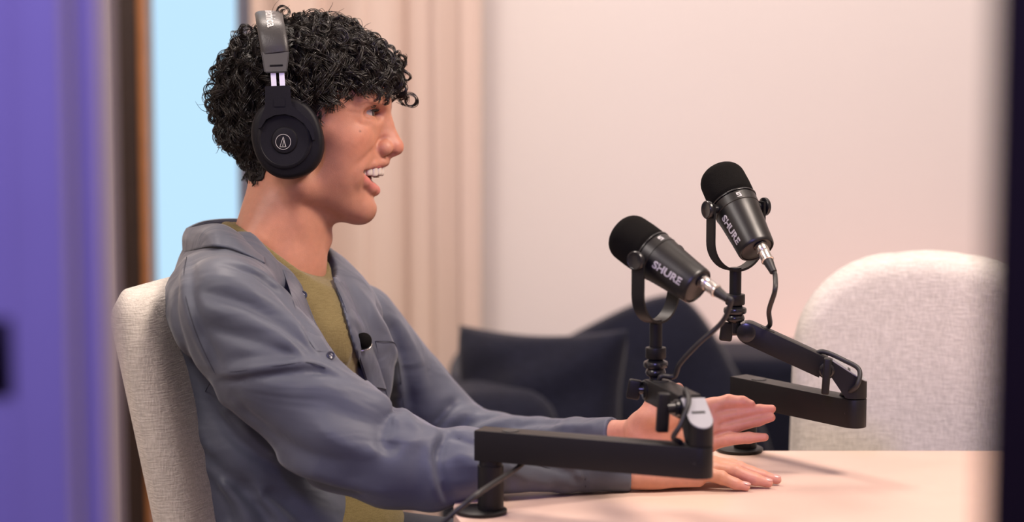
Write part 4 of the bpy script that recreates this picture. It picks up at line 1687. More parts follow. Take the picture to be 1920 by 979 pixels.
for (px, py, w, rr) in ring_spec:
    for rep in range(2):
        c = H(px, py, w) + rng.normal(0, 5, 3) * rep
        _, g = sample_head(c[None])
        c = c + g[0] * (7 if px > 600 and py > 90 else 0)
        axis = np.array([rng.normal(0, .5), -1, rng.normal(0, .4)])
        axis /= np.linalg.norm(axis)
        u = np.cross(axis, [.2, .1, 1]); u /= np.linalg.norm(u)
        v = np.cross(axis, u)
        ph0 = rng.uniform(0, 6.28)
        tr = rng.uniform(.7, 1.35)
        inner = -g[0] * 26
        for s in range(7):
            a = ph0 + tr * 2 * math.pi * t * (1 if px % 2 else -1)
            R_ = rr * (1.3 if py > 90 and px > 600 else 1.05) * (1.2 - .45 * t) * rng.uniform(.86, 1.16)
            P = c + (u[None] * np.cos(a)[:, None] + v[None] * np.sin(a)[:, None]) * R_[:, None] + axis[None] * ((t - .5) * rng.uniform(4, 12))[:, None]
            P = P + inner[None] * ((1 - np.clip(t * 3, 0, 1)) ** 2)[:, None] + rng.normal(0, 1.3, 3)
            cv.append(P); rd_.append(rng.uniform(.6, 1.0))
# fly-away hairs
for _ in range(70):
    b = cand[rng.integers(0, len(cand))]
    if b[2] < 489.5 - 260: continue
    _, g = sample_head(b[None])
    p = b + g[0] * 14
    dirv = g[0] + rng.normal(0, .5, 3)
    side_ = np.cross(dirv, [0, 1, .2])
    L = rng.uniform(18, 34)
    a = rng.uniform(2, 6)
    P = p + dirv[None] * (t * L)[:, None] + side_[None] * (np.sin(a * t) * 9 * t)[:, None]
    cv.append(P); rd_.append(rng.uniform(.35, .6))
Vt, Fc = hair_tubes(np.array(cv), rd_, 4)
ringl = mesh_np('hair_ringlets', q2w(Vt), Fc, M['hair'], person)
tag(ringl, kind='stuff')

# ================================================================== headphones
M['hp_black'] = mat('headphone_plastic', (0.006, 0.0055, 0.008), 0.5, spec=0.2, noise=0.1, nscale=120, bump=0.1, bscale=1600)
M['hp_soft'] = mat('headphone_leatherette', (0.035, 0.033, 0.034), 0.42, noise=0.1, nscale=120, bump=0.15, bscale=700)
M['hp_pad'] = mat('ear_pad_leatherette', (0.006, 0.006, 0.007), 0.55, spec=0.3, noise=0.2, nscale=200, bump=0.3, bscale=500)
M['hp_house'] = mat('headband_housing', (0.05, 0.048, 0.05), 0.4, noise=0.05, nscale=100)
M['steel'] = mat('slider_steel', (0.85, 0.85, 0.86), 0.35, metal=0.35, noise=0.05, nscale=100)
hp = empty('headphones', QV(537, 330, -120), 'black over-ear headphones worn by the seated person', 'headphones')


def mirror_pts(p, s):
    p = np.array(p, dtype=float)
    p[..., 1] *= -s
    return p            # s = -1 keeps the camera side


def oval(rx, rz, tilt, n=56, sq=2.3):
    out = []
    for k in range(n):
        a = 2 * math.pi * k / n
        x = math.copysign(abs(math.cos(a)) ** (2 / sq), math.cos(a)) * rx
        z = math.copysign(abs(math.sin(a)) ** (2 / sq), math.sin(a)) * rz
        out.append((x * math.cos(tilt) - z * math.sin(tilt), x * math.sin(tilt) + z * math.cos(tilt)))
    return out


def q_loft(name, c, layers, m_, parent, s, tilt, sq=2.3, cap=True, angle=40):
    """stack of ovals: (rx, rz, w) about body point c=(px,py at w)"""
    bm = bmesh.new()
    rings = []
    for (rx_, rz_, w) in layers:
        cc = Q(c[0], c[1], -165)
        ring = []
        for (x, z) in oval(rx_, rz_, tilt, sq=sq):
            p = mirror_pts(np.array([cc[0] + x, w, cc[2] + z]), s)
            ring.append(bm.verts.new(q2w(p)))
        rings.append(ring)
    n = len(rings[0])
    for a, b in zip(rings, rings[1:]):
        for k in range(n):
            bm.faces.new((a[k], a[(k + 1) % n], b[(k + 1) % n], b[k]))
    if cap:
        bm.faces.new(rings[0]); bm.faces.new(rings[-1][::-1])
    return bm_obj(name, bm, m_, parent, angle=angle)


for s in (-1, 1):
    cc = (537, 258)
    tl = math.radians(-14) * 1
    q_loft('ear_pad', cc, [(52, 64, -84), (60, 70, -92), (63, 73, -108), (60, 70, -124), (56, 66, -127)], M['hp_pad'], hp, s, -tl, 2.2, angle=None)
    cup = q_loft('ear_cup', cc, [(58, 68, -126), (63, 73, -128), (64.5, 74.5, -136), (64, 74, -150), (61, 71, -156), (56, 66, -158.5)], M['hp_black'], hp, s, -tl, 2.2, angle=50)
    q_loft('cup_cover', (533, 263), [(50, 52, -158), (49.5, 51.5, -161.5), (47, 49, -163), (44, 46, -163.2), (43, 45, -162.4), (24, 25, -161.2), (22, 23, -163.5), (20, 21, -164)], M['hp_black'], cup, s, 0, 2.0, angle=30)
    # yoke above the cup
    def hx(px, py, w):
        return q2w(mirror_pts(Q(px, py, w), s))
    bm = bmesh.new()
    outl = [(497, 162), (544, 160), (546, 192), (549, 200), (562, 209), (578, 224), (589, 245), (590, 262), (586, 263), (580, 246), (569, 231), (552, 219), (535, 214), (515, 216), (499, 224), (489, 240), (484, 240), (487, 226), (494, 208), (497, 198)]
    for wlo, whi in ((-170, -157),):
        lo = [bm.verts.new(hx(x, y, wlo)) for x, y in outl]
        hi = [bm.verts.new(hx(x, y, whi)) for x, y in outl]
        n = len(outl)
        bm.faces.new(lo); bm.faces.new(hi[::-1])
        for k in range(n):
            bm.faces.new((lo[k], lo[(k + 1) % n], hi[(k + 1) % n], hi[k]))
    bmesh.ops.bevel(bm, geom=[e for e in bm.edges if len(e.link_faces) == 2 and e.calc_face_angle(0) > 1.2], offset=.0011, segments=2, affect='EDGES')
    yk = bm_obj('cup_yoke', bm, M['hp_black'], hp, angle=30)
    bm = bmesh.new()                                        # hinge tongue
    q = [(514, 184), (534, 184), (534, 200), (514, 200)]
    lo = [bm.verts.new(hx(x, y, -171.5)) for x, y in q]
    hi = [bm.verts.new(hx(x, y, -168)) for x, y in q]
    bm.faces.new(lo); bm.faces.new(hi[::-1])
    for k in range(4):
        bm.faces.new((lo[k], lo[(k + 1) % 4], hi[(k + 1) % 4], hi[k]))
    bm_obj('hinge_tongue', bm, M['hp_black'], yk)
    for (xa, xb) in ((508, 518), (524, 534)):
        bm = bmesh.new()
        q = [(xa - 1, 134), (xb - 1, 134), (xb + 1, 166), (xa + 1, 166)]
        lo = [bm.verts.new(hx(x, y, -167)) for x, y in q]
        hi = [bm.verts.new(hx(x, y, -162)) for x, y in q]
        bm.faces.new(lo); bm.faces.new(hi[::-1])
        for k in range(4):
            bm.faces.new((lo[k], lo[(k + 1) % 4], hi[(k + 1) % 4], hi[k]))
        bm_obj('slider', bm, M['steel'], hp)
    bm = bmesh.new()                                        # housing at the end of the band
    q = [(489, 95), (543, 95), (538, 136), (496, 137)]
    wl = [(-163, -148), (-163, -148), (-173, -158), (-173, -158)]
    lo = [bm.verts.new(hx(x, y, w[0])) for (x, y), w in zip(q, wl)]
    hi = [bm.verts.new(hx(x, y, w[1])) for (x, y), w in zip(q, wl)]
    bm.faces.new(lo); bm.faces.new(hi[::-1])
    for k in range(4):
        bm.faces.new((lo[k], lo[(k + 1) % 4], hi[(k + 1) % 4], hi[k]))
    bmesh.ops.bevel(bm, geom=bm.edges[:], offset=.0014, segments=3, affect='EDGES')
    hs = bm_obj('band_housing', bm, M['hp_house'], hp, angle=30)
    bm = bmesh.new()
    bm_tube(bm, [hx(506, 123, -170.6), hx(530, 122, -170.6)], .0009, 8)
    bm_obj('housing_slot', bm, M['hp_black'], hs)

# padded band over the head
half = [(516, 100, -158), (514, 84, -157), (511, 66, -151), (508, 50, -138), (506, 40, -116), (505, 33, -84), (504, 29, -44), (504, 28, 0)]
pl = [Q(*p) for p in half]
pl = pl + [mirror_pts(p, 1) for p in pl[-2::-1]]
pl = catmull(pl, 6)
bm = bmesh.new()
rings = []
for i, p in enumerate(pl):
    t_ = pl[min(i + 1, len(pl) - 1)] - pl[max(0, i - 1)]
    t_ = t_ / np.linalg.norm(t_)
    wv = np.array([1.0, 0, 0]); wv = wv - t_ * (wv @ t_); wv /= np.linalg.norm(wv)
    nv = np.cross(t_, wv)
    if nv[2] < 0 and abs(nv[2]) > .2 or nv @ (p - Q(510, 200, 0)) < 0: nv = -nv
    ring = []
    for k in range(20):
        a = 2 * math.pi * k / 20
        x = math.copysign(abs(math.cos(a)) ** .55, math.cos(a)) * 25.5
        y = math.copysign(abs(math.sin(a)) ** .8, math.sin(a)) * 7.5
        ring.append(bm.verts.new(q2w(p + wv * x + nv * y)))
    rings.append(ring)
for a, b in zip(rings, rings[1:]):
    for k in range(20):
        bm.faces.new((a[k], a[(k + 1) % 20], b[(k + 1) % 20], b[k]))
bm.faces.new(rings[0]); bm.faces.new(rings[-1])
band = bm_obj('headband', bm, M['hp_soft'], hp, angle=None)
# lettering printed along the band, reading down towards the cup
me = text_mesh('t', 'audio-technica', 25 / S, Matrix.Identity(4), M['logo'], None, extrude=0.0001, bold=0.0002, align='RIGHT')
cum = np.concatenate([[0], np.cumsum([np.linalg.norm(b - a) for a, b in zip(pl, pl[1:])])])
start = None
Pn = np.array(pl)
end_len = float(np.interp(0, [0, 1], [47, 47]))      # text ends this far up from the band's end
for v in me.vertices:
    sl = end_len - v.co.x * S          # text's right end nearest the cup
    across = v.co.y * S
    p = np.array([np.interp(sl, cum, Pn[:, k]) for k in range(3)])
    p2 = np.array([np.interp(sl + 2, cum, Pn[:, k]) for k in range(3)])
    t_ = (p2 - p) / np.linalg.norm(p2 - p)
    wv = np.array([1.0, 0, 0]); wv = wv - t_ * (wv @ t_); wv /= np.linalg.norm(wv)
    nv = np.cross(t_, wv)
    if nv @ (p - Q(510, 200, 0)) < 0: nv = -nv
    v.co = Vector(q2w(p + wv * (across + 1) + nv * (7.75 + v.co.z * S)))
tag(new_obj('band_lettering', me, band), 'pale brand lettering along the band')
# round emblem on the near cup
bm = bmesh.new()
ec = Q(531, 266, -165)
n = 40
for (r0, r1) in ((13.2, 14.0),):
    a_ = [[bm.verts.new(q2w(ec + np.array([r * math.cos(2 * math.pi * k / n), .2, r * math.sin(2 * math.pi * k / n)]))) for k in range(n)] for r in (r0, r1)]
    for k in range(n):
        bm.faces.new((a_[0][k], a_[0][(k + 1) % n], a_[1][(k + 1) % n], a_[1][k]))
for (p, q) in (((-6, -9), (0, 9)), ((0, 9), (4, -8)), ((-6, -9), (5, -9)), ((-1, -8), (1.5, 6)), ((5, -9), (0, 9))):
    p, q = np.array([p[0], 0, p[1]]), np.array([q[0], 0, q[1]])
    d_ = (q - p) / np.linalg.norm(q - p)
    nn = np.array([-d_[2], 0, d_[0]]) * .38
    bm.faces.new([bm.verts.new(q2w(ec + x)) for x in (p - nn, p + nn, q + nn, q - nn)])
tag(bm_obj('emblem', bm, M['logo'], hp, smooth=False), 'thin grey ring with a triangular mark')
# ================================================================== clothes
def cloth_mat(name, color, rough, spec, sheen, bump, bscale, noise=0.06):
    m = mat(name, color, rough, spec=spec, sheen=sheen, noise=noise, nscale=700, bump=bump, bscale=bscale)
    return m


M['shirt'] = cloth_mat('slate_twill', (0.088, 0.098, 0.132), 0.52, 0.35, 0.25, 0.10, 1400)
def long_wrinkles(m, rot, amt, sc):
    nt = m.node_tree
    b = nt.nodes['Principled BSDF']
    old = b.inputs['Normal'].links[0].from_node
    mp = nt.nodes.new('ShaderNodeMapping')
    mp.inputs['Rotation'].default_value = rot
    mp.inputs['Scale'].default_value = (.28, 1, 1)
    nt.links.new(nt.nodes['Texture Coordinate'].outputs['Object'], mp.inputs['Vector'])
    n = nt.nodes.new('ShaderNodeTexNoise')
    n.inputs['Scale'].default_value = sc
    n.inputs['Detail'].default_value = 2
    n.inputs['Distortion'].default_value = .6
    nt.links.new(mp.outputs['Vector'], n.inputs['Vector'])
    bp = nt.nodes.new('ShaderNodeBump')
    bp.inputs['Strength'].default_value = amt
    bp.inputs['Distance'].default_value = .012
    nt.links.new(n.outputs['Fac'], bp.inputs['Height'])
    nt.links.new(bp.outputs['Normal'], old.inputs['Normal'])


long_wrinkles(M['shirt'], (0, -.62, 0), .36, 24)
M['shirt_in'] = cloth_mat('slate_twill_inside', (0.075, 0.080, 0.115), 0.7, 0.2, 0.2, 0.10, 1400)
M['thread'] = mat('dark_thread', (0.03, 0.032, 0.05), 0.8, noise=0.1, nscale=500)
M['olive'] = weave_mat('olive_jersey', (0.225, 0.178, 0.078), (0.175, 0.136, 0.056), 1100, 0.95, 0.25, 0.2)
M['trousers'] = cloth_mat('dark_trousers', (0.03, 0.032, 0.045), 0.8, 0.2, 0.2, 0.15, 900)
M['button'] = mat('navy_button', (0.03, 0.034, 0.06), 0.25, noise=0.1, nscale=300, coat=0.5)
YAW = math.radians(26)
RB = rot_yz(YAW, 0.06)

# ------------------------------------------------------------------ T-shirt
def build_tshirt():
    F = Field(Q(300, 1130, -330), Q(860, 405, 330), 4.5)
    F.ell(Q(512, 650, 0), (128, 215, 185), RB, k=10)
    F.ell(Q(580, 850, 0), (132, 190, 200), RB, k=50)
    F.ell(Q(600, 1000, 0), (150, 195, 130), RB, k=40)
    F.cone(Q(425, 580, -215), Q(625, 585, 215), 72, 70, 40)
    for s, e in ((-1, Q(455, 520, -130)), (1, Q(585, 520, 130))):
        F.cone(Q(520, 470, 0), e, 72, 60, 30)
    # front between collar and chest
    F.cone(Q(540, 520, -20), Q(575, 640, -40), 74, 100, 30)
    F.ridge([Q(612, 560, -60), Q(640, 640, -90), Q(668, 720, -110)], 5, 12)
    F.ridge([Q(628, 555, -40), Q(656, 640, -70), Q(676, 720, -80)], -4, 9)
    for k in range(3):
        F.ridge([Q(680 + 25 * k, 930, -160 + 40 * k), Q(700 + 22 * k, 990, -160 + 40 * k)], 6, 14)
    # cut along the neckline, then the ribbed collar round it
    N_ = np.array(NECK)
    c_ = N_.mean(0)
    nrm = np.linalg.svd(N_ - c_)[2][2]
    if nrm[2] < 0: nrm = -nrm
    sl, g = F.sub(c_ - 190, c_ + 190)
    d = -((g[0] - c_[0]) * nrm[0] + (g[1] - c_[1]) * nrm[1] + (g[2] - c_[2]) * nrm[2])
    F.merge(d.astype(np.float32), sl, 4, cut=True)
    for a, b in zip(NECK, NECK[1:] + NECK[:1]):
        F.cone(a, b, 8, 8, 4)
        F.cone(a - nrm * 11, b - nrm * 11, 9, 9, 4)
    V, Fc = F.mesh()
    return smooth_verts(V, Fc, 2), Fc


# neckline of the T-shirt: runs round the root of the neck
NECK = catmull([Q(426, 424, 20), Q(436, 426, -62), Q(474, 452, -106), (Q(520, 487, -112)), Q(562, 517, -94), Q(596, 533, -48), Q(612, 522, 2), Q(606, 492, 44), Q(560, 455, 74), Q(490, 428, 68)], 6, closed=True)
V_, F_ = build_tshirt()
mesh_np('t_shirt', q2w(V_), F_, M['olive'], person)

# ------------------------------------------------------------------ overshirt
OPEN = [(470, 430), (520, 488), (548, 508), (566, 535), (578, 570), (592, 605), (612, 640), (634, 672), (655, 705), (672, 735), (682, 760),
        (694, 760), (690, 735), (684, 710), (672, 675), (660, 640), (650, 605), (640, 570), (628, 535), (618, 505), (606, 480), (596, 430)]


def build_shirt():
    F = Field(Q(255, 1120, -470), Q(1215, 395, 440), 4.2)
    # body
    F.ell(Q(486, 655, 0), (166, 232, 200), RB, k=10)
    F.ell(Q(510, 850, -10), (170, 225, 230), RB, k=60)
    F.ell(Q(535, 1010, -10), (172, 225, 150), RB, k=50)
    F.cone(Q(420, 588, -205), Q(625, 590, 225), 84, 82, 40)
    for s, e in ((-1, Q(440, 525, -150)), (1, Q(600, 525, 140))):
        F.cone(Q(505, 478, 0), e, 80, 62, 30)
    F.cone(Q(540, 540, -10), Q(570, 640, -40), 90, 112, 30)
    F.cone(Q(392, 488, 10), Q(356, 600, 0), 40, 60, 40)
    # far front panel, near shoulder slope
    F.ell(Q(632, 680, 85), (104, 120, 190), RB, k=40)
    F.cone(Q(470, 505, -70), Q(428, 575, -235), 62, 92, 40)
    F.cone(Q(388, 495, 0), Q(392, 560, -170), 46, 80, 40)
    F.ell(Q(590, 985, -110), (66, 90, 120), RB, k=24)
    # near sleeve
    sl = [(430, 594, -262, 103), (520, 696, -298, 99), (638, 815, -322, 97), (735, 862, -330, 82), (808, 882, -330, 71)]
    for a, b in zip(sl, sl[1:]):
        F.cone(Q(*a[:3]), Q(*b[:3]), a[3], b[3], 22)
    fo = [(808, 882, -330, 71), (870, 868, -328, 62), (960, 867, -314, 52), (1060, 883, -292, 38), (1100, 889.5, -283, 30), (1200, 895, -264, 26)]
    for a, b in zip(fo, fo[1:]):
        F.cone(Q(*a[:3]), Q(*b[:3]), a[3], b[3], 10)
    # far sleeve
    fs = [(668, 612, 235, 86), (770, 728, 315, 76), (868, 816, 318, 62), (930, 828, 262, 56), (1010, 830, 160, 48), (1080, 822, 70, 38), (1165, 810, -24, 29)]
    for a, b in zip(fs, fs[1:]):
        F.cone(Q(*a[:3]), Q(*b[:3]), a[3], b[3], 14)
    base = F.v.copy()

    def hit(px, py, wst):
        for w in np.arange(wst, 420, 3.0):
            q = Q(px, py, w)
            i = [int(round((q[k] - F.ax[k][0]) / F.vox)) for k in range(3)]
            if all(0 < i[k] < len(F.ax[k]) for k in range(3)) and base[tuple(i)] < 0:
                return q
        return None

    def R(pts, amp, wd, wst=-465):
        amp = amp * 1.55
        P = [hit(x, y, wst) for x, y in catmull(pts, 3)]
        P = [p for p in P if p is not None]
        if len(P) > 1:
            F.ridge(P, amp, wd, True)

    FAR = -150
    # shoulder drape towards the opening
    R([(378, 520), (430, 530), (500, 565), (560, 615), (600, 668)], 9, 15)
    R([(372, 548), (430, 560), (500, 592), (560, 640), (596, 676)], -8, 11)
    R([(370, 575), (440, 590), (510, 622), (580, 668)], 8, 12)
    R([(372, 612), (440, 628), (510, 652), (560, 672)], -6, 12)
    R([(400, 492), (470, 512), (530, 560), (575, 625), (600, 662)], -6, 10)
    R([(440, 492), (500, 520), (550, 570), (585, 630)], 8, 10)
    R([(490, 505), (540, 552), (572, 605), (594, 650)], -7, 8)
    # seam ridge where the sleeve is set in
    R([(400, 704), (450, 698), (520, 686), (590, 682), (640, 702), (680, 722)], 8, 8)
    R([(404, 718), (450, 712), (520, 702), (590, 698), (640, 716)], -6, 9)
    R([(420, 676), (490, 668), (560, 664)], -5, 10)
    # back seam
    R([(352, 478), (344, 520), (352, 580), (374, 640), (400, 700)], 7, 8)
    R([(364, 490), (360, 540), (370, 590), (392, 645), (416, 690)], -6, 9)
    R([(336, 520), (328, 580), (344, 650), (372, 710), (384, 760)], -7, 12)
    R([(316, 580), (308, 650), (325, 730), (360, 800), (410, 860)], 8, 16)
    R([(306, 680), (325, 760), (370, 840), (440, 905), (520, 940)], -9, 15)
    # sleeve
    R([(400, 708), (430, 770), (490, 835), (560, 878), (650, 905), (740, 925)], 10, 17)
    R([(384, 742), (440, 818), (510, 872), (590, 908), (690, 928)], -10, 13)
    R([(430, 735), (490, 800), (570, 850), (650, 870)], -6, 18)
    R([(560, 720), (640, 730), (700, 748), (735, 770)], 8, 20)
    R([(610, 765), (680, 790), (730, 800)], -6, 22)
    R([(590, 800), (660, 838), (715, 848)], 6, 18)
    R([(745, 738), (738, 770), (722, 800), (718, 826), (730, 840), (765, 832)], -13, 11)
    R([(700, 742), (728, 760), (742, 800)], 8, 13)
    R([(752, 762), (772, 796), (800, 808), (828, 812)], 11, 12)
    R([(735, 842), (790, 826), (815, 822)], 7, 11)
    R([(826, 808), (806, 830), (806, 880), (818, 925), (842, 950)], 11, 8)
    R([(838, 815), (822, 850), (824, 890), (836, 928), (850, 940)], -14, 8)
    R([(842, 806), (868, 812), (900, 816), (930, 818)], 7, 7)
    R([(840, 816), (868, 828), (905, 838), (940, 836)], -6, 4.5)
    R([(850, 850), (890, 868), (940, 890)], 6, 13)
    R([(950, 836), (1000, 866), (1060, 882), (1092, 884)], -8, 6)
    R([(945, 870), (985, 896), (1040, 908)], 7, 8)
    R([(1035, 872), (1068, 890), (1088, 906)], -7, 5)
    R([(1050, 868), (1080, 884), (1092, 898)], 5, 5)
    for dx, amp in ((0, -4), (8, 3)):
        R([(1093 + dx, 866), (1095 + dx, 880), (1096 + dx, 895), (1098 + dx, 914)], amp, 4)
    # chest on the far side
    R([(662, 530), (700, 590), (728, 640), (750, 700), (757, 760)], 10, 16, FAR)
    R([(700, 560), (735, 620), (752, 680), (766, 740), (770, 775)], -11, 13, FAR)
    R([(735, 590), (770, 650), (790, 705), (796, 750)], 8, 14, FAR)
    R([(660, 600), (690, 650), (712, 700), (728, 750)], -7, 10, FAR)
    # far sleeve
    R([(862, 748), (838, 770), (815, 796), (798, 830)], -11, 10, FAR)
    R([(900, 764), (862, 776), (826, 804), (806, 830)], 11, 11, FAR)
    R([(935, 776), (890, 790), (850, 815), (838, 835)], -11, 9, FAR)
    R([(985, 786), (930, 796), (885, 815)], 9, 9, FAR)
    R([(1060, 795), (1010, 792), (960, 802)], -8, 8, FAR)
    R([(1120, 799), (1075, 800), (1030, 798)], 6, 7, FAR)
    # lower back body
    for k in range(6):
        R([(350 + 30 * k, 880 + 8 * k), (380 + 34 * k, 930 + 6 * k), (398 + 38 * k, 990)], 9 * (-1) ** k, 14)
    # neck hole and front opening
    F.cone(Q(560, 330, 0), Q(526, 462, -8), 90, 116, 5, cut=True)
    sl_, g = F.sub(Q(440, 800, -330), Q(740, 420, 90))
    px, py = px_of(g[0] + 0 * g[2], g[1] + 0 * g[0], g[2] + 0 * g[0])
    px, py = np.broadcast_arrays(px, py)
    pd = poly_d(px, py, OPEN)
    pd = np.maximum(pd, g[1] - 75 + 0 * pd)
    F.merge(pd, sl_, 3, cut=True)
    # open ends of the sleeves
    for c_, ax_ in ((Q(1183, 895, -268), np.array([1.0, 0, 0])), (Q(1150, 811, -8), np.array([.84, -.54, .04]))):
        sl_, g = F.sub(c_ - 75, c_ + 75)
        d = -((g[0] - c_[0]) * ax_[0] + (g[1] - c_[1]) * ax_[1] + (g[2] - c_[2]) * ax_[2])
        F.merge(d.astype(np.float32), sl_, 1.5, cut=True)
    V, Fc = F.mesh()
    return smooth_verts(V, Fc, 2), Fc, F


SV, SF, SHF = build_shirt()
shirt = mesh_np('overshirt', q2w(SV), SF, M['shirt'], person)


def on_shirt(px, py, wstart=-470, off=0.0, field=None):
    """walk along the view ray from the camera until the shirt surface is met; body units"""
    f = field or SHF
    for w in np.arange(wstart, 400, 2.0):
        q = Q(px, py, w)
        i = [int(round((q[k] - f.ax[k][0]) / f.vox)) for k in range(3)]
        if all(0 < i[k] < len(f.ax[k]) for k in range(3)) and f.v[tuple(i)] < off:
            return q
    return Q(px, py, -60)


def strip(name, left, right, mt, thick=3.5, lift=2.5, per=6, wst=-470):
    """thin cloth band lying on the shirt between two image curves (sampled on the real surface)"""
    def fit(pts):
        pts = catmull(pts, 4)
        P = [on_shirt(*p, wst) for p in pts]
        w = np.array([p[1] for p in P])
        med = np.median(w)
        w = np.where(np.abs(w - np.interp(np.arange(len(w)), [0, len(w) - 1], [np.median(w[:3]), np.median(w[-3:])])) > 60, med, w)
        for _ in range(3):
            w = np.convolve(np.pad(w, 1, mode='edge'), [.25, .5, .25], 'valid')
        return np.array(catmull([Q(x, y, ww) for (x, y), ww in zip(pts, w)], 2))
    A, B = fit(left), fit(right)
    nseg = 6
    bm = bmesh.new()
    rows = []
    for a, b in zip(A, B):
        row_t, row_b = [], []
        for k in range(nseg + 1):
            t_ = k / nseg
            p = a * (1 - t_) + b * t_
            up_ = np.array([.25, -1, .1]); up_ /= np.linalg.norm(up_)
            edge = lift + thick * (1 - (2 * t_ - 1) ** 8)
            row_t.append(bm.verts.new(q2w(p + up_ * edge)))
            row_b.append(bm.verts.new(q2w(p - up_ * 2)))
        rows.append(row_t + row_b[::-1])
    n = len(rows[0])
    for r0, r1 in zip(rows, rows[1:]):
        for k in range(n):
            bm.faces.new((r0[k], r0[(k + 1) % n], r1[(k + 1) % n], r1[k]))
    bm.faces.new(rows[0]); bm.faces.new(rows[-1])
    return bm_obj(name, bm, mt, shirt, angle=60)


def stitch(pts, rad=0.8, wst=-470):
    P = catmull([on_shirt(*p, wst) for p in pts], 8)
    bm = bmesh.new()
    bm_tube(bm, [q2w(p + np.array([0, -.4, .1])) for p in P], rad / S, 6)
    return bm_obj('seam', bm, M['thread'], shirt, angle=None)


stitch([(350, 482), (345, 520), (352, 575), (372, 635), (398, 690), (404, 700)])
stitch([(404, 700), (450, 696), (520, 686), (575, 680), (610, 690)])
stitch([(404, 702), (385, 735), (370, 775)])
stitch([(840, 812), (868, 826), (900, 836)])
stitch([(1093, 868), (1096, 890), (1098, 914)])
stitch([(950, 838), (1010, 872), (1060, 884), (1092, 886)])
stitch([(705, 640), (735, 641), (742, 648)], wst=-200)
stitch([(742, 648), (752, 720), (758, 775)], wst=-200)
stitch([(704, 640), (716, 700), (728, 752)], wst=-200)

# collar: stand round the nape and the near and far falls
def sheet(name, rows, mt, thick, parent, per_u=6, per_v=5):
    """rows: list of equally long lists of body points; smooth sheet with thickness"""
    R_ = [catmull(r, per_u) for r in rows]
    cols = list(zip(*R_))
    G = np.array([catmull(list(c), per_v) for c in cols])
    n, m_ = G.shape[:2]
    V_ = q2w(G.reshape(-1, 3))
    Fq = [(i * m_ + j, (i + 1) * m_ + j, (i + 1) * m_ + j + 1, i * m_ + j + 1) for i in range(n - 1) for j in range(m_ - 1)]
    o = mesh_np(name, V_, Fq, mt, parent)
    so = o.modifiers.new('thick', 'SOLIDIFY')
    so.thickness = thick / S
    so.offset = 0
    return o


def near_surf(px, py, lift):
    q = on_shirt(px, py)
    return q + np.array([0, -1.0, .35]) * lift


fold = [Q(616, 490, 84), Q(560, 444, 112), Q(470, 414, 105), Q(392, 414, 78), Q(352, 428, 20), Q(364, 427, -45), Q(396, 421, -92), Q(426, 425, -120), Q(462, 450, -142), Q(502, 484, -156)]
outer = [Q(642, 524, 120), Q(585, 468, 150), Q(478, 432, 146), Q(384, 440, 112), Q(346, 466, 20), Q(354, 471, -70), near_surf(396, 464, 6), near_surf(428, 467, 6), near_surf(462, 479, 5), near_surf(497, 496, 4)]
mid_ = [a * .5 + b * .5 + np.array([-3, -6, 4.0]) for a, b in zip(fold, outer)]
sheet('collar', [fold, mid_, outer], M['shirt'], 4, shirt)
st = fold[:7]
stand_lo = [p + np.array([6.0, 0, -40]) for p in st]
sheet('collar_stand', [[p + np.array([1.0, 0, -2.0]) for p in st], [(a + b) / 2 for a, b in zip(st, stand_lo)], stand_lo], M['shirt_in'], 3, shirt)

# plackets
strip('placket', [(530, 506), (542, 540), (556, 585), (570, 622), (592, 658)], [(550, 513), (567, 545), (581, 585), (598, 622), (622, 662)], M['shirt'], 3, 2.5)
strip('placket', [(628, 530), (645, 572), (656, 612), (668, 650), (681, 690), (692, 724)], [(646, 528), (664, 572), (680, 612), (697, 650), (712, 690), (724, 730)], M['shirt'], 5, 4.0, wst=-200)


def button(px, py, r=8.0, wst=-470):
    q = on_shirt(px, py, wst) + np.array([1.5, -6, 1.5])
    nrm = Vector(np.array([.45, -.85, .25]) @ _ax)
    mt_ = frame(Vector(q2w(q)), nrm)
    bm = bmesh.new()
    k = 1 / S
    bm_lathe(bm, [(r * k, -1.2 * k), (r * 1.04 * k, 0), (r * k, 1.6 * k), (r * .85 * k, 2.2 * k), (r * .7 * k, 1.4 * k), (.01 * k, 1.2 * k)], mt_, 28)
    b_ = bm_obj('button', bm, M['button'], shirt, angle=40)
    for sx in (-1, 1):
        bm = bmesh.new()
        bm_tube(bm, [mt_ @ Vector((sx * 2 * k, -2 * k, 1.6 * k)), mt_ @ Vector((sx * 2 * k, 2 * k, 1.6 * k))], .8 * k, 6)
        bm_obj('button_thread', bm, M['logo'], b_)


button(567, 555)
button(619, 668, 7.5)

# ------------------------------------------------------------------ trousers and shoes
def build_trousers():
    F = Field(Q(380, 2050, -420), Q(1300, 930, 330), 9.0)
    hipc = Q(600, 1060, -10)
    F.ell(hipc, (170, 205, 110), RB, k=40)
    lg = []
    for s in (-1, 1):
        hip = hipc + np.array([60 + s * 40, s * 95, -20])
        fwd = np.array([.93, -.30 + s * .02, -.02])
        knee = hip + fwd * 640 + np.array([0, s * 35, -10])
        F.cone(hip, knee, 115, 82, 40)
        wk = q2w(knee)
        down = np.array([0, -math.sin(PITCH), -math.cos(PITCH)])      # world down in body axes is tilted by the camera pitch
        ank = knee + np.array([0.05, math.sin(PITCH) * 0, 0]) + (np.array([0, math.sin(PITCH), -math.cos(PITCH)]) * ((wk[2] - 0.10) * S))
        F.cone(knee, ank, 80, 58, 30)
        lg.append(ank)
    V, Fc = F.mesh()
    return V, Fc, lg


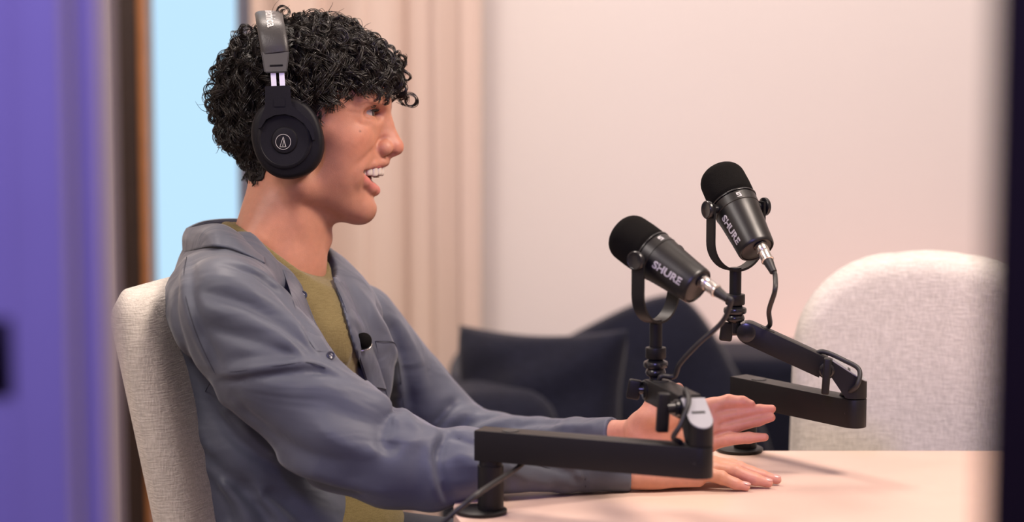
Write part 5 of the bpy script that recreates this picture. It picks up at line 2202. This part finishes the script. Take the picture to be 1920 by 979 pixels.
V_, F_, ANK = build_trousers()
mesh_np('trousers', q2w(smooth_verts(V_, F_, 2)), F_, M['trousers'], person)
for a in ANK:
    w_ = Vector(q2w(a))
    bm = bmesh.new()
    ol = [(-.08, .035), (-.09, 0), (-.08, -.035), (.02, -.042), (.12, -.046), (.17, -.03), (.185, 0), (.17, .03), (.12, .046), (.02, .042)]
    bm_prism(bm, ol, .09, frame(Vector((w_.x, w_.y, 0.003)), (0, 0, 1), (.95, -.3, 0)), .02, 4)
    bm_obj('shoe', bm, M['trousers'], person, angle=None)

# ================================================================== clip-on microphone
lav = empty('clip_microphone', Vector(q2w(on_shirt(683, 640, -200))), 'tiny black clip-on microphone with foam ball on the shirt placket', 'microphone')
lq = on_shirt(684, 638, -200) + np.array([0, -38, 0])
bm = bmesh.new()
bmesh.ops.create_uvsphere(bm, u_segments=32, v_segments=20, radius=15.5 / S)
bm.transform(Matrix.Translation(q2w(lq)))
bm_obj('foam_ball', bm, M['foam'], lav, angle=None)
bm = bmesh.new()
bm_tube(bm, catmull([q2w(lq + np.array(p)) for p in ((-22, 8, 12), (-24, 2, -6), (-14, -6, -17), (0, -8, -18), (12, -4, -13), (15, 4, -6))], 6), 1.3 / S, 8)
bm_obj('clip_wire', bm, M['chrome'], lav, angle=None)
bm = bmesh.new()
bm_box(bm, (10 / S, 8 / S, 22 / S), frame(Vector(q2w(lq + np.array([-22, 10, 4]))), (.3, 0, 1)), .0012, 2)
bm_obj('clip', bm, M['black_gloss'], lav)

# fingernails
M['nail'] = mat('fingernail', (0.66, 0.36, 0.30), 0.25, noise=0.03, nscale=300, coat=0.3)
for f in rfin:
    a, b = Q(*f[2]), Q(*f[3])
    d_ = (b - a) / np.linalg.norm(b - a)
    up_ = np.array([0, -.25, 1.0]); up_ -= d_ * (up_ @ d_); up_ /= np.linalg.norm(up_)
    sd = np.cross(d_, up_)
    c_ = a * .25 + b * .75 + d_ * 3 + up_ * 7.2
    bm = bmesh.new()
    bmesh.ops.create_uvsphere(bm, u_segments=16, v_segments=10, radius=1)
    for v in bm.verts:
        p = c_ + d_ * v.co.x * 9.5 + sd * v.co.y * 6.4 + up_ * (v.co.z * 2.0 - 1.6 * v.co.y ** 2)
        v.co = Vector(q2w(p))
    bm_obj('fingernail', bm, M['nail'], person, angle=None)
